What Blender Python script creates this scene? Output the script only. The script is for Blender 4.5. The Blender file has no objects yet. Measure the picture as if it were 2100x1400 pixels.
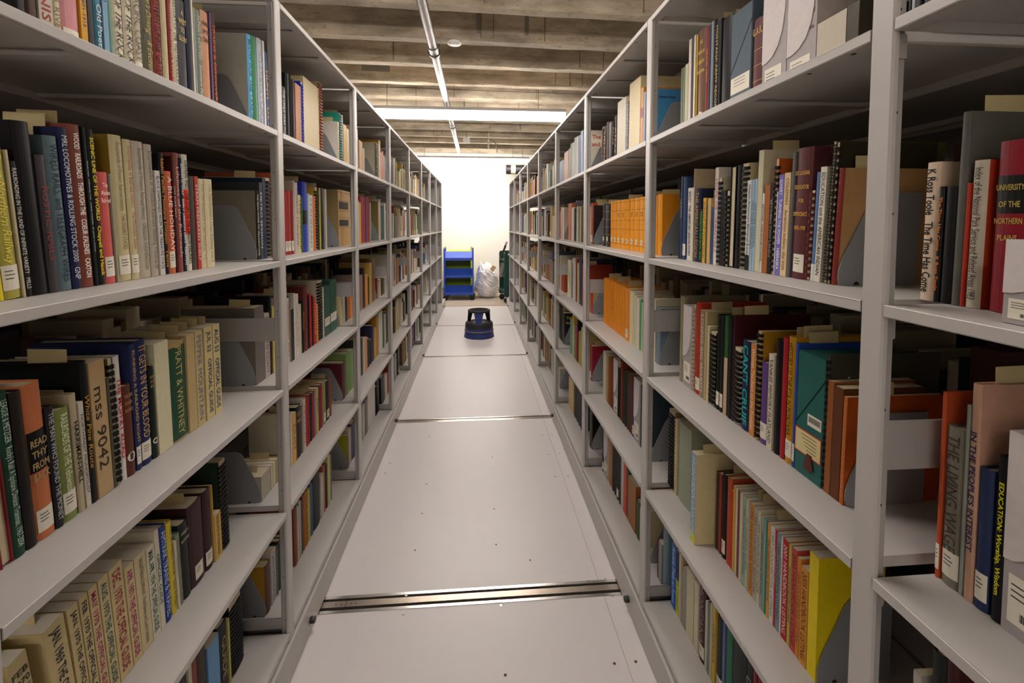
import bpy, bmesh, math, random
from mathutils import Vector, Matrix, noise
random.seed(7)
col = bpy.context.scene.collection
R = math.radians

# ------------------------------------------------------------------ materials
def lin(hx):
    o = []
    for i in (0, 2, 4):
        c = int(hx[i:i+2], 16) / 255
        o.append(c/12.92 if c <= .04045 else ((c+.055)/1.055)**2.4)
    return o + [1]
MATS = {}
def mat(hx, rough=.55, metal=0, nscale=60, namt=.12, bump=0, bscale=200, name=None, spec=.5, stretch=(1, 1, 1)):
    key = (hx, rough, metal, nscale, namt, bump, bscale, name)
    if key in MATS: return MATS[key]
    m = bpy.data.materials.new(name or 'surface_' + hx); m.use_nodes = True
    nt = m.node_tree; b = nt.nodes['Principled BSDF']
    b.inputs['Roughness'].default_value = rough; b.inputs['Metallic'].default_value = metal
    b.inputs['Specular IOR Level'].default_value = spec
    c = lin(hx)
    if name is None:                                                         # deep, low-sheen cloth and paper
        v = max(c[:3]); k = .45+.55*min(1, v/.12); c = [q*k for q in c[:3]]+[1]; b.inputs['Specular IOR Level'].default_value = .3
    tc = nt.nodes.new('ShaderNodeTexCoord'); mp = nt.nodes.new('ShaderNodeMapping'); mp.inputs['Scale'].default_value = stretch
    nt.links.new(tc.outputs['Object'], mp.inputs['Vector'])
    n = nt.nodes.new('ShaderNodeTexNoise'); n.inputs['Scale'].default_value = nscale; n.inputs['Detail'].default_value = 3
    nt.links.new(mp.outputs[0], n.inputs['Vector'])
    mx = nt.nodes.new('ShaderNodeMix'); mx.data_type = 'RGBA'
    mx.inputs['A'].default_value = [v*(1-namt) for v in c[:3]] + [1]
    mx.inputs['B'].default_value = [min(1, v*(1+namt)) for v in c[:3]] + [1]
    nt.links.new(n.outputs['Fac'], mx.inputs['Factor']); nt.links.new(mx.outputs['Result'], b.inputs['Base Color'])
    if bump:
        n2 = nt.nodes.new('ShaderNodeTexNoise'); n2.inputs['Scale'].default_value = bscale; nt.links.new(tc.outputs['Object'], n2.inputs['Vector'])
        bp = nt.nodes.new('ShaderNodeBump'); bp.inputs['Strength'].default_value = bump; bp.inputs['Distance'].default_value = .001
        nt.links.new(n2.outputs['Fac'], bp.inputs['Height']); nt.links.new(bp.outputs[0], b.inputs['Normal'])
    MATS[key] = m
    return m
def emis(hx, s, name):
    m = bpy.data.materials.new(name); m.use_nodes = True; b = m.node_tree.nodes['Principled BSDF']
    b.inputs['Base Color'].default_value = lin('ffffff'); b.inputs['Emission Color'].default_value = lin(hx); b.inputs['Emission Strength'].default_value = s
    return m
STEEL = mat('b4b0ad', .42, 0, 30, .03, .35, 900, 'grey_powder_coated_steel')
STEELD = mat('9b9896', .42, 0, 30, .03, .3, 900, 'grey_upright_steel')
BOOKEND_M = mat('85878b', .45, 0, 40, .04, .1, 500, 'bookend_grey_paint')
PAGE = mat('cfc2a2', .8, 0, 8, .06, 0, 1, 'paper_pages')
PAGEW = mat('d8d0c0', .8, 0, 8, .05, 0, 1, 'white_paper_pages')
LABELM = mat('ded8c8', .6, 0, 30, .03, 0, 1, 'call_label_paper')
INK = mat('3a3a40', .6, 0, 30, .03, 0, 1, 'label_ink')
SLIP = mat('c8b98c', .7, 0, 20, .05, 0, 1, 'manila_slip_paper')
BLACKP = mat('141416', .35, 0, 30, .05, 0, 1, 'black_plastic')
GOLD = mat('b8924a', .4, .4, 30, .05, 0, 1, 'gold_stamping')
CHROME = mat('b8b8b8', .18, 1, 30, .03, 0, 1, 'bright_metal')

# ------------------------------------------------------------------ mesh building
class MB:
    def __init__(s): s.v = []; s.f = []; s.mi = []; s.m = []; s.smooth = []
    def idx(s, m):
        if m not in s.m: s.m.append(m)
        return s.m.index(m)
    def add(s, vs, fs, m, M=None, smooth=False):
        o = len(s.v); k = s.idx(m)
        s.v += [tuple(M @ Vector(p)) if M else tuple(p) for p in vs]
        s.f += [tuple(o+i for i in f) for f in fs]; s.mi += [k]*len(fs); s.smooth += [smooth]*len(fs)
    def box(s, x0, x1, y0, y1, z0, z1, m, M=None):
        vs = [(x, y, z) for z in (z0, z1) for y in (y0, y1) for x in (x0, x1)]
        s.add(vs, [(0, 2, 3, 1), (4, 5, 7, 6), (0, 1, 5, 4), (2, 6, 7, 3), (0, 4, 6, 2), (1, 3, 7, 5)], m, M)
    def bbox(s, x0, x1, y0, y1, z0, z1, b, m, M=None, axis='x'):
        # box whose four long edges along the axis are chamfered
        def c8(a0, a1, b0, b1):
            return [(a0+b, b0), (a1-b, b0), (a1, b0+b), (a1, b1-b), (a1-b, b1), (a0+b, b1), (a0, b1-b), (a0, b0+b)]
        if axis == 'x': P = [[(x, p, q) for p, q in c8(y0, y1, z0, z1)] for x in (x0, x1)]
        elif axis == 'y': P = [[(p, y, q) for q, p in c8(z0, z1, x0, x1)] for y in (y0, y1)]
        else: P = [[(p, q, z) for p, q in c8(x0, x1, y0, y1)] for z in (z0, z1)]
        s.loft(P, m, M)
    def loft(s, rings, m, M=None, cap=True, smooth=False, closed=True):
        n = len(rings[0]); vs = [p for r in rings for p in r]; fs = []
        for i in range(len(rings)-1):
            for j in range(n if closed else n-1):
                a = i*n+j; b = i*n+(j+1) % n
                fs.append((a, b, b+n, a+n))
        s.add(vs, fs, m, M, smooth)
        if cap:
            s.add(rings[0], [tuple(reversed(range(n)))], m, M); s.add(rings[-1], [tuple(range(n))], m, M)
    def prism(s, poly, z0, z1, m, M=None):
        s.loft([[(x, y, z0) for x, y in poly], [(x, y, z1) for x, y in poly]], m, M)
    def lathe(s, prof, m, M=None, n=32, smooth=True):
        rings = [[(r*math.cos(2*math.pi*k/n), r*math.sin(2*math.pi*k/n), z) for k in range(n)] for r, z in prof]
        s.loft(rings, m, M, cap=True, smooth=smooth)
    def tube(s, pts, r, m, n=10, smooth=True):
        pts = [Vector(p) for p in pts]; rings = []
        for i, p in enumerate(pts):
            d = (pts[min(i+1, len(pts)-1)]-pts[max(i-1, 0)]).normalized()
            u = d.orthogonal().normalized() if i == 0 else (u - d*u.dot(d)).normalized()
            w = d.cross(u)
            rings.append([tuple(p+(u*math.cos(2*math.pi*k/n)+w*math.sin(2*math.pi*k/n))*r) for k in range(n)])
        s.loft(rings, m, smooth=smooth)
    def build(s, name, parent=None, props=None):
        me = bpy.data.meshes.new(name); me.from_pydata(s.v, [], s.f)
        for m in s.m: me.materials.append(m)
        me.polygons.foreach_set('material_index', s.mi); me.polygons.foreach_set('use_smooth', s.smooth)
        me.update()
        bm = bmesh.new(); bm.from_mesh(me); bmesh.ops.recalc_face_normals(bm, faces=bm.faces); bm.to_mesh(me); bm.free()
        o = bpy.data.objects.new(name, me); col.objects.link(o)
        if parent: o.parent = parent
        return o
def tag(o, label=None, cat=None, group=None, kind=None):
    if label: o['label'] = label
    if cat: o['category'] = cat
    if group: o['group'] = group
    if kind: o['kind'] = kind
    return o
def empty(name, loc=(0, 0, 0), rz=0, ry=0):
    o = bpy.data.objects.new(name, None); o.empty_display_size = .05; col.objects.link(o)
    o.location = loc; o.rotation_euler = (0, 0, rz); return o

# ------------------------------------------------------------------ lettering (flat glyph meshes)
TXT = {}
def glyphs(body, italic, bold):
    key = (body, italic, bold)
    if key in TXT: return TXT[key]
    cu = bpy.data.curves.new('t', 'FONT'); cu.body = body; cu.size = 1; cu.resolution_u = 2
    cu.shear = .3 if italic else 0; cu.offset = .018 if bold else 0
    cu.align_x = 'CENTER'; cu.align_y = 'CENTER'
    ob = bpy.data.objects.new('t', cu); col.objects.link(ob)
    dg = bpy.context.evaluated_depsgraph_get(); me = bpy.data.meshes.new_from_object(ob.evaluated_get(dg))
    vs = [tuple(v.co) for v in me.vertices]; fs = [tuple(p.vertices) for p in me.polygons]
    col.objects.unlink(ob); bpy.data.objects.remove(ob); bpy.data.curves.remove(cu); bpy.data.meshes.remove(me)
    if vs:
        x0 = min(v[0] for v in vs); x1 = max(v[0] for v in vs); y0 = min(v[1] for v in vs); y1 = max(v[1] for v in vs)
        vs = [((v[0]-(x0+x1)/2), (v[1]-(y0+y1)/2)) for v in vs]; TXT[key] = (vs, fs, x1-x0, y1-y0)
    else: TXT[key] = ([], [], 1, 1)
    return TXT[key]

# ------------------------------------------------------------------ shelving geometry (metres)
XL, XR, TL, TR, YA, YC = (-0.64037, 0.61271, 0.00395, -0.00364, 1.54948, 0.65143)
BAY = .93; W = .042; DEP = .36
SZ = {0: 2.283, 1: 1.860, 2: 1.436, 3: 1.008, 4: .588, 5: .163}
def front(side, y):
    return XL+TL*(y-YA) if side == 'L' else XR+TR*(y-YC)
def rackmat(side, y):
    # local X = viewer's right along the rack, local Y = into the shelf
    return (math.pi/2 + (-math.atan(TL))) if side == 'L' else (-math.pi/2 + (-math.atan(TR)))
ordn = ['nearest', 'second', 'third', 'fourth', 'fifth', 'sixth', 'seventh', 'eighth', 'ninth']

def shelf_mb(n_div, L, depth, canopy=False):
    m = MB(); h = L/2
    m.bbox(-h, h, 0, depth, -.0035, 0, .0012, STEEL)                       # deck
    m.bbox(-h, h, 0, .004, -.019, 0, .0018, STEEL)                          # front lip
    m.box(-h, h, .004, .03, -.019, -.0165, STEEL)                           # return flange
    m.bbox(-h, h, depth-.004, depth, -.019, 0, .0015, STEEL)
    m.box(-h, -h+.0025, .004, depth, -.019, -.003, STEEL); m.box(h-.0025, h, .004, depth, -.019, -.003, STEEL)
    for t in (-.5, .12):                                                     # underside stiffeners
        m.bbox(t*h-.018, t*h+.018, .03, depth-.004, -.014, -.0035, .004, STEEL, axis='y')
    if not canopy:
        for i in range(9):                                                   # divider slots punched in the deck
            x = -h+.04+i*(L-.08)/8
            for y in (.16, .2):
                m.box(x-.0008, x+.0008, y+(i % 3)*.02, y+.025+(i % 3)*.02, 0, .0003, BLACKP)
    for i in range(2):
        m.box(h-.05-i*.1, h-.044-i*.1, .012, .018, -.0198, -.019, BLACKP)
    return m
L = BAY-W
shelf_me = shelf_mb(3, L, DEP).build('shelf'); canopy_me = shelf_mb(3, L, DEP, True).build('canopy')
shelf_data, canopy_data = shelf_me.data, canopy_me.data
for o in (shelf_me, canopy_me): bpy.data.objects.remove(o)
def post_mb(x, y0, flip=1):
    m = MB()
    m.bbox(x-W/2+.001, x+W/2-.001, y0, y0+.012*flip, .127, SZ[0]-.001, .003, STEEL, axis='z') if flip > 0 else m.bbox(x-W/2+.001, x+W/2-.001, y0-.012, y0, .127, SZ[0]-.001, .003, STEEL, axis='z')
    a, b = sorted((y0+.012*flip, y0+.032*flip))
    m.bbox(x-.009, x+.009, a, b, .127, SZ[0]-.001, .003, STEELD, axis='z')
    z = .2
    while z < 2.22:
        for s in (-1, 1):
            m.box(min(x+s*.0088, x+s*.0096), max(x+s*.0088, x+s*.0096), min(y0+.019*flip, y0+.0215*flip), max(y0+.019*flip, y0+.0215*flip), z, z+.0035, BLACKP)
        z += .1524
    for zz in (SZ[1], SZ[2], SZ[3], SZ[4]):
        for s in (-1, 1):                                                    # shelf clips
            m.bbox(min(x+s*.010, x+s*.0125), max(x+s*.010, x+s*.0125), min(y0+.013*flip, y0+.030*flip), max(y0+.013*flip, y0+.030*flip), zz-.055, zz-.0195, .0008, STEELD, axis='z')
    return m
post_f = post_mb(0, 0).build('post'); post_b = post_mb(0, DEP, -1).build('post'); 
pf, pb = post_f.data, post_b.data
bpy.data.objects.remove(post_f); bpy.data.objects.remove(post_b)
def brace(z0, z1):
    m = MB(); m.bbox(-.0012, .0012, .012, DEP-.012, z0, z1, .0004, STEELD, axis='y')
    m.box(-.004, .0012, .012, DEP-.012, z1-.002, z1, STEELD)
    o = m.build('brace'); d = o.data; bpy.data.objects.remove(o); return d
BR = [brace(2.205, 2.262), brace(1.167, 1.245), brace(.165, .202)]
def child(name, data, parent, loc=(0, 0, 0)):
    o = bpy.data.objects.new(name, data); col.objects.link(o); o.parent = parent; o.location = loc; return o
def bay(side, k, last):
    # bay k spans y from post k-1 to post k of that side
    y0 = (YA if side == 'L' else YC)+(k-1)*BAY; ym = y0+BAY/2
    word = 'left' if side == 'L' else 'right'
    r = empty('shelving_bay', (front(side, ym), ym, 0), rackmat(side, ym))
    tag(r, f'{ordn[k]} bay of the grey steel shelving on the {word} of the aisle', 'shelving', f'grey steel shelving bays on the {word}')
    child('canopy_top', canopy_data, r, (0, 0, SZ[0]))
    m = MB(); m.box(-L/2+.003, L/2-.003, .012, .02, .1275, .1435, STEELD); m.build('base_channel', r)
    for i in (1, 2, 3, 4, 5): child('shelf', shelf_data, r, (0, 0, SZ[i]))
    sgn = -1 if side == 'L' else 1                                           # local x of the nearer upright
    ends = [sgn*BAY/2] + ([-sgn*BAY/2] if last else [])
    for x in ends:
        child('post', pf, r, (x, 0, 0))
        for b in BR: child('upright_brace', b, r, (x, 0, 0))
    if last:                                                                 # solid end panel beyond the last upright
        x = -sgn*(BAY/2+.0225); m = MB(); m.bbox(x-.0012, x+.0012, 0, DEP, .127, SZ[0], .0005, STEEL, axis='z'); m.build('end_panel', r)
    return r
for k in range(0, 8): bay('L', k, k == 7)
for k in range(0, 9):
    if k < 9: bay('R', k, k == 8)

# far side of each double-faced rack plus the closed-up rack behind it, and their carriage
YEND = 8.085
for side in 'LR':
    s = -1 if side == 'L' else 1; word = 'left' if side == 'L' else 'right'
    y0 = -.3; ym = (y0+YEND)/2; H = (YEND-y0)/2
    for rk, (a, b, lab) in enumerate(((.364, .724, f'far half of the double-sided grey rack on the {word}'), (.80, 1.52, f'closed-up grey rack behind the {word} rack'))):
        r = empty('shelving_range', (front(side, ym), ym, 0), rackmat(side, ym)); tag(r, lab, 'shelving')
        for i in range(6):
            m = MB(); z = SZ[i]; m.bbox(-H, H, a, b, z-.004, z, .001, STEEL); m.bbox(-H, H, a, a+.004, z-.019, z, .001, STEEL); m.bbox(-H, H, b-.004, b, z-.019, z, .001, STEEL)
            m.build('canopy_top' if i == 0 else 'shelf', r)
        k = 0
        while -H+.6+k*BAY < H:
            for yy in (b-.024,):
                m = MB(); x = (-H+.6+k*BAY); m.bbox(x-.02, x+.02, yy, yy+.02, .127, SZ[0]-.02, .002, STEELD, axis='z'); m.build('post', r)
            k += 1
    # mobile carriage
    for a, b, lab, nb in ((-.005, .727, f'long grey steel carriage base under the {word} rack with black bumpers', 1), (.79, 1.53, f'grey carriage base under the rack behind the {word} rack', 0)):
        r = empty('mobile_carriage', (front(side, ym), ym, 0), rackmat(side, ym)); tag(r, lab, 'carriage')
        m = MB(); HH = H+.32; off = .32 if side == 'L' else -.32
        m.bbox(-HH+off, HH+off, a, a+.03, .006, .127, .0035, STEEL); m.bbox(-HH+off, HH+off, b-.03, b, .006, .127, .003, STEEL)
        m.box(-HH+off, HH+off, a+.03, b-.03, .10, .12, STEELD)
        for t in (-.98, .98): m.box(t*H+off-.02, t*H+off+.02, a+.03, b-.03, .01, .1, STEELD)
        m.build('carriage_frame', r)
        if nb:
            for yb in (1.70, 3.45, 5.18, 6.83, 8.25):
                x = (yb-ym)*(1 if side == 'L' else -1); m = MB()
                M = Matrix.Translation((x, a, .055)) @ Matrix.Rotation(R(90), 4, 'X')
                m.lathe([(.012, 0), (.0125, .006), (.012, .016), (.009, .019)], BLACKP, M, 16); m.build('bumper', r)

# ------------------------------------------------------------------ books
def spine_y(x, w, b):
    return b*(2*x/w)**2 if b else 0
def book_geo(w, h, d, kind, hx, near, fl, txt, tc, flags, lod):
    """returns list of (part name, MB); local frame: X along shelf, Y into shelf, spine at Y=0"""
    fl = fl or {}
    cm = mat(hx, .5 if kind != 'c' else .5); parts = []
    side_hex = fl.get('cv') or fl.get('sc'); sm = mat(side_hex, .55) if side_hex else cm
    C = MB(); P = MB(); hw = w/2
    if kind == 'h': t, b, iz = min(.0024, w*.2), min(.15*w, .004), .0035
    elif kind in 'po': t, b, iz = (.0007, 0, .0004) if kind == 'p' else (.0022, 0, .003)
    else: t, b, iz = .0008, 0, .001
    if kind in 'hp':
        n = 6 if kind == 'h' and lod else 2
        xs = [-hw+w*i/n for i in range(n+1)]
        if kind == 'h':
            xs = [-hw]+[-hw+w*(.04+.92*i/n) for i in range(n+1)]+[hw]
        out = [(x, spine_y(x, w, b)+(.0006 if kind == 'h' and abs(x) > .45*w else 0)) for x in xs]
        inn = [(max(-hw+t, min(hw-t, x*(1-2*t/w))), y+t) for x, y in out]
        for a0, a1 in zip(range(len(out)-1), range(1, len(out))):
            q = [out[a0], out[a1], inn[a1], inn[a0]]
            C.prism(q, 0, h, cm)
        for s in (-1, 1):
            xa, xb = sorted((s*hw, s*(hw-t))); y0 = spine_y(hw, w, b)+t*.5
            C.box(xa, xb, y0, d, 0, h, sm)
        P.box(-hw+t, hw-t, b+t+.0004, d-(.004 if kind == 'h' else .0003), iz, h-iz, PAGE if kind == 'h' or int(hx[:2], 16) < 190 else PAGEW)
    elif kind == 'o':
        for s in (-1, 1):
            xa, xb = sorted((s*hw, s*(hw-t))); C.box(xa, xb, 0, d, 0, h, cm)
        C.box(-hw+t, hw-t, d-t, d, 0, h, cm)
        P.box(-hw+t, hw-t, .004, d-t-.0003, iz, h-iz, PAGE)
    elif kind in 'cw':
        for s in (-1, 1):
            xa, xb = sorted((s*hw, s*(hw-t))); C.box(xa, xb, .002, d, 0, h, sm if side_hex else cm)
        P.box(-hw+t, hw-t, .003, d-.001, .001, h-.001, PAGE)
        K = MB(); km = cm if kind == 'c' else (mat('2c2c30', .3, .5) if not side_hex or True else cm)
        p, th = (.0143, .0078) if kind == 'c' else (.0066, .0012)
        z = .008
        arc = [(-hw*1.04, .007), (-hw*1.06, 0), (-hw*.6, -.0035), (0, -.0045), (hw*.6, -.0035), (hw*1.06, 0), (hw*1.04, .007), (0, .001)]
        while z+th < h-.006: K.prism(arc, z, z+th, km); z += p
        parts.append(('binding_comb' if kind == 'c' else 'wire_binding', K))
    elif kind == 'b':
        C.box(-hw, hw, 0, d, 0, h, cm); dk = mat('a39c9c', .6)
        q = [(-hw, h*.36), (-hw*.6, h*.365), (-hw*.1, h*.40), (hw*.35, h*.48), (hw*.65, h*.6), (hw*.82, h*.76), (hw*.9, h), (-hw, h)]
        K = MB(); K.loft([[(x, -.0022, z) for x, z in q], [(x, -.0004, z) for x, z in q]], mat('cdc5c4', .55)); parts.append(('curved_flap', K))
        C.box(-hw, hw, -.0003, 0, 0, h*.99, dk)  # darker front sheet paints the shade on the box body
        K = MB(); lw = w*.36; K.box(-hw*.75, hw*.65, -.0009, -.0004, h*.06, h*.30, LABELM)
        for i in range(3): K.box(-hw*.62, hw*.1, -.0011, -.0009, h*(.25-.03*i), h*(.257-.03*i), INK)
        for i in range(14): K.box(-hw*.2+i*hw*.05, -hw*.2+i*hw*.05+hw*.02*(1+i % 2), -.0011, -.0009, h*.09, h*.13, INK)
        parts.append(('box_label', K))
    elif kind == 'x':
        C.bbox(-hw, hw, 0, d, 0, h, .002, cm, axis='z')
        if 'diag' in fl:
            K = MB(); dm = mat('0c1012', .7)
            sl = [(-hw*.98, h*.40), (-hw*.98, h*.41), (hw*.98, h*.84), (hw*.98, h*.825)]
            K.loft([[(x, -.0006, z) for x, z in sl], [(x, .0002, z) for x, z in sl]], dm); parts.append(('lid_seam', K))
        K = MB()
        if 'tongue' in fl:
            K.box(-hw*.98, hw*.92, -.0006, .0001, h*.17, h*.37, mat('b02c20', .5)); K.box(-hw*.93, hw*.87, -.0009, -.0005, h*.18, h*.36, mat('d8c894', .6))
            for i in range(5): K.box(-hw*.5+i*.004, hw*.6, -.0011, -.0008, h*(.33-.028*i), h*(.335-.028*i), INK)
            K.box(-hw*.1, hw*.85, -.0008, .0001, h*.43, h*.52, LABELM)
            for i in range(22): K.box(-hw*.02+i*hw*.037, -hw*.02+i*hw*.037+hw*.012*(1+i % 2), -.001, -.0007, h*.46, h*.505, INK)
            T = MB(); tm = mat('5c2a20', .45); q = [(-.006, .20*h), (.006, .20*h), (.008, .16*h), (.013, .1*h), (.006, .065*h), (-.008, .07*h), (-.014, .1*h), (-.008, .15*h)]
            T.loft([[(x+hw*.15, -.004, z) for x, z in q], [(x+hw*.15, -.001, z) for x, z in q]], tm); parts.append(('leather_pull_tab', T))
        else:
            K.box(-hw*.9, hw*.9, -.0007, .0001, h*.2, h*.36, LABELM)
            for i in range(3): K.box(-hw*.6, hw*.5, -.0009, -.0006, h*(.33-.03*i), h*(.335-.03*i), INK)
        parts.append(('box_label', K))
    B = [C]
    # bands and stamping on the spine
    def patch(x0, x1, z0, z1, m, off=.0003):
        n = 5; pts = []
        for i in range(n+1):
            x = x0+(x1-x0)*i/n; pts.append((x, spine_y(x, w, b)-off))
        C.loft([[(x, y, z0) for x, y in pts]+[(x, y+off, z0) for x, y in reversed(pts)], [(x, y, z1) for x, y in pts]+[(x, y+off, z1) for x, y in reversed(pts)]], m)
    if 'band' in fl:
        hx2, a, c = fl['band'].split(':'); a, c = float(a), float(c)
        patch(-hw*.97, hw*.97, h*(1-c), h*(1-a), mat(hx2, .5))
    if 'bands' in fl:
        for f in (.1, .28, .46, .64, .82): patch(-hw*.97, hw*.97, h*f, h*f+.0015, GOLD)
    if 'lines' in fl:
        for f in (.1, .16, .40, .58, .78, .95): patch(-hw*.97, hw*.97, h*f, h*f+.0014, mat('6c4414', .6))
        if lod:
            for f in (.72, .69, .66): patch(-hw*.55, hw*.5, h*f, h*f+.003, mat('8a5a18', .6))
            patch(-hw*.4, hw*.4, h*.5, h*.503, mat('8a5a18', .6))
    if 'patch' in fl:
        for a, c in ((.66, .79), (.36, .47)): patch(-hw*.9, hw*.55, h*a, h*c, mat('1c1712', .6))
        for f in (.62, .8, .33, .5, .95): patch(-hw*.97, hw*.97, h*f, h*f+.004, mat('a88448', .6), .0009)
    if txt:
        tm = mat(tc or 'e0e0e0', .5)
        if 'H' in flags:
            lines = txt.split('/'); z = h*(1-float(fl.get('pos', .08)))
            lh = min(w*.62, .03, h*.6/len(lines)); G = [glyphs(ln, 'i' in flags, True) for ln in lines]
            sx0 = min(min(w*.86/max(g[2], .1) for g in G)*1.25, lh*1.1/max(g[3] for g in G))
            for ln in lines:
                vs, fs, tw, th = glyphs(ln, 'i' in flags, True)
                sx = min(w*.88/max(tw, .1), sx0); sz = min(lh*.66/max(g[3] for g in G), sx0*1.5)
                C.add([(x*sx, -.0006, z-lh/2+y*sz) for x, y in vs], fs, tm); z -= lh
        else:
            segs = [s for s in txt.split('  ') if s.strip()]; body = '   '.join(s.strip() for s in segs)
            vs, fs, tw, th = glyphs(body, 'i' in flags, 'B' in flags)
            lab = 'L' in flags or 'r' in flags
            top, bot = .05, .78 if lab else .94
            ch = min(w*.62, .022); sc = ch/th; ln = tw*sc; av = h*(bot-top)
            sl = min(1.45*sc, av/tw) if ln < av*.9 else av/tw
            if ln*1.45 < av*.5: cz = h*(1-top)-av*.38
            else: cz = h*(1-top)-av/2
            if sl < sc*.55: sc = sl/.55
            # reading downwards: glyph x -> -Z, glyph y -> +X
            C.add([(y*sc, -.0006, cz-x*sl) for x, y in vs], fs, tm)
    if 'cvt' in fl:
        lines = fl['cvt'].split('/'); x = near*(hw+.0006); tm = mat(fl.get('cc', '1c1c24'), .5); z = h*.86
        for ln in lines:
            vs, fs, tw, th = glyphs(ln, False, True); s = min(d*.8/tw, .026/th)
            s = min(s, .012/th if 'Years' in ln else .026/th)
            C.add([(x, d*.06+tw*s/2+(-near)*px*s*(-1 if True else 1)*(1), z+py*s) for px, py in vs], fs, tm); z -= .045
    lb = None
    if 'L' in flags and lod is not None:
        lb = MB(); lw = min(w*.44, .016); lb_z = (h*.83, h*.97) if 'T' in flags else (.014, .014+min(.04, h*.2))
        def lpatch(x0, x1, z0, z1, m, off):
            n = 4; pts = [(x0+(x1-x0)*i/n, spine_y(x0+(x1-x0)*i/n, w, b)-off) for i in range(n+1)]
            lb.loft([[(x, y, z0) for x, y in pts]+[(x, y+.0003, z0) for x, y in reversed(pts)], [(x, y, z1) for x, y in pts]+[(x, y+.0003, z1) for x, y in reversed(pts)]], m)
        if 'T' in flags:
            x = near*hw; xa, xb = sorted((x+near*.0004, x)); lb.box(xa, xb, .004, .034, h*.80, h*.97, LABELM)
            for i in range(2): lb.box(*sorted((x+near*.0006, x+near*.0004)), .008, .022, h*(.94-.03*i), h*(.948-.03*i), INK)
        else:
            lpatch(-lw, lw, *lb_z, LABELM, .0005)
            for i in range(3): lpatch(-lw*.7, lw*(.2+.2*(i % 2)), lb_z[1]-.010-.006*i, lb_z[1]-.0085-.006*i, INK, .0007)
    if 'r' in flags or 'round' in fl:
        lb = MB(); rr = min(w*.4, .013); ring = [(rr*math.cos(2*math.pi*i/16), .042+rr*math.sin(2*math.pi*i/16)) for i in range(16)]
        if 'round' in fl:
            x = near*hw; lb.loft([[(x+near*.0006, .045+a*1.5, h*.83+(c-.042)*1.5) for a, c in ring], [(x, .045+a*1.5, h*.83+(c-.042)*1.5) for a, c in ring]], LABELM)
            for i, s_ in enumerate(('371.14', 'M762')):
                vs, fs, tw, th = glyphs(s_, False, True); s = .022/tw
                lb.add([(x+near*.0009, .045+near*(-px*s)*(-1)*(1), h*.83+.005-i*.011+py*s) for px, py in vs], fs, INK)
        else:
            lb.loft([[(x, spine_y(x, w, b)-.0007, z) for x, z in ring], [(x, spine_y(x, w, b), z) for x, z in ring]], LABELM)
            lb.box(-rr*.5, rr*.4, -.0011, -.0006, .044, .0455, INK); lb.box(-rr*.5, rr*.2, -.0011, -.0006, .039, .0405, INK)
    parts = [('cover', C), ('page_block', P)] + parts
    if lb: parts.append(('call_number_label', lb))
    if 'S' in flags:
        S = MB(); q = [(.03, h-.02), (.10, h-.02), (.097, h+.026), (.028, h+.024)]
        S.loft([[(x0, y, z) for y, z in q] for x0 in (-.0003, .0003)], SLIP); parts.append(('paper_slip', S))
    return [(n, p) for n, p in parts if p.v]

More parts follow.
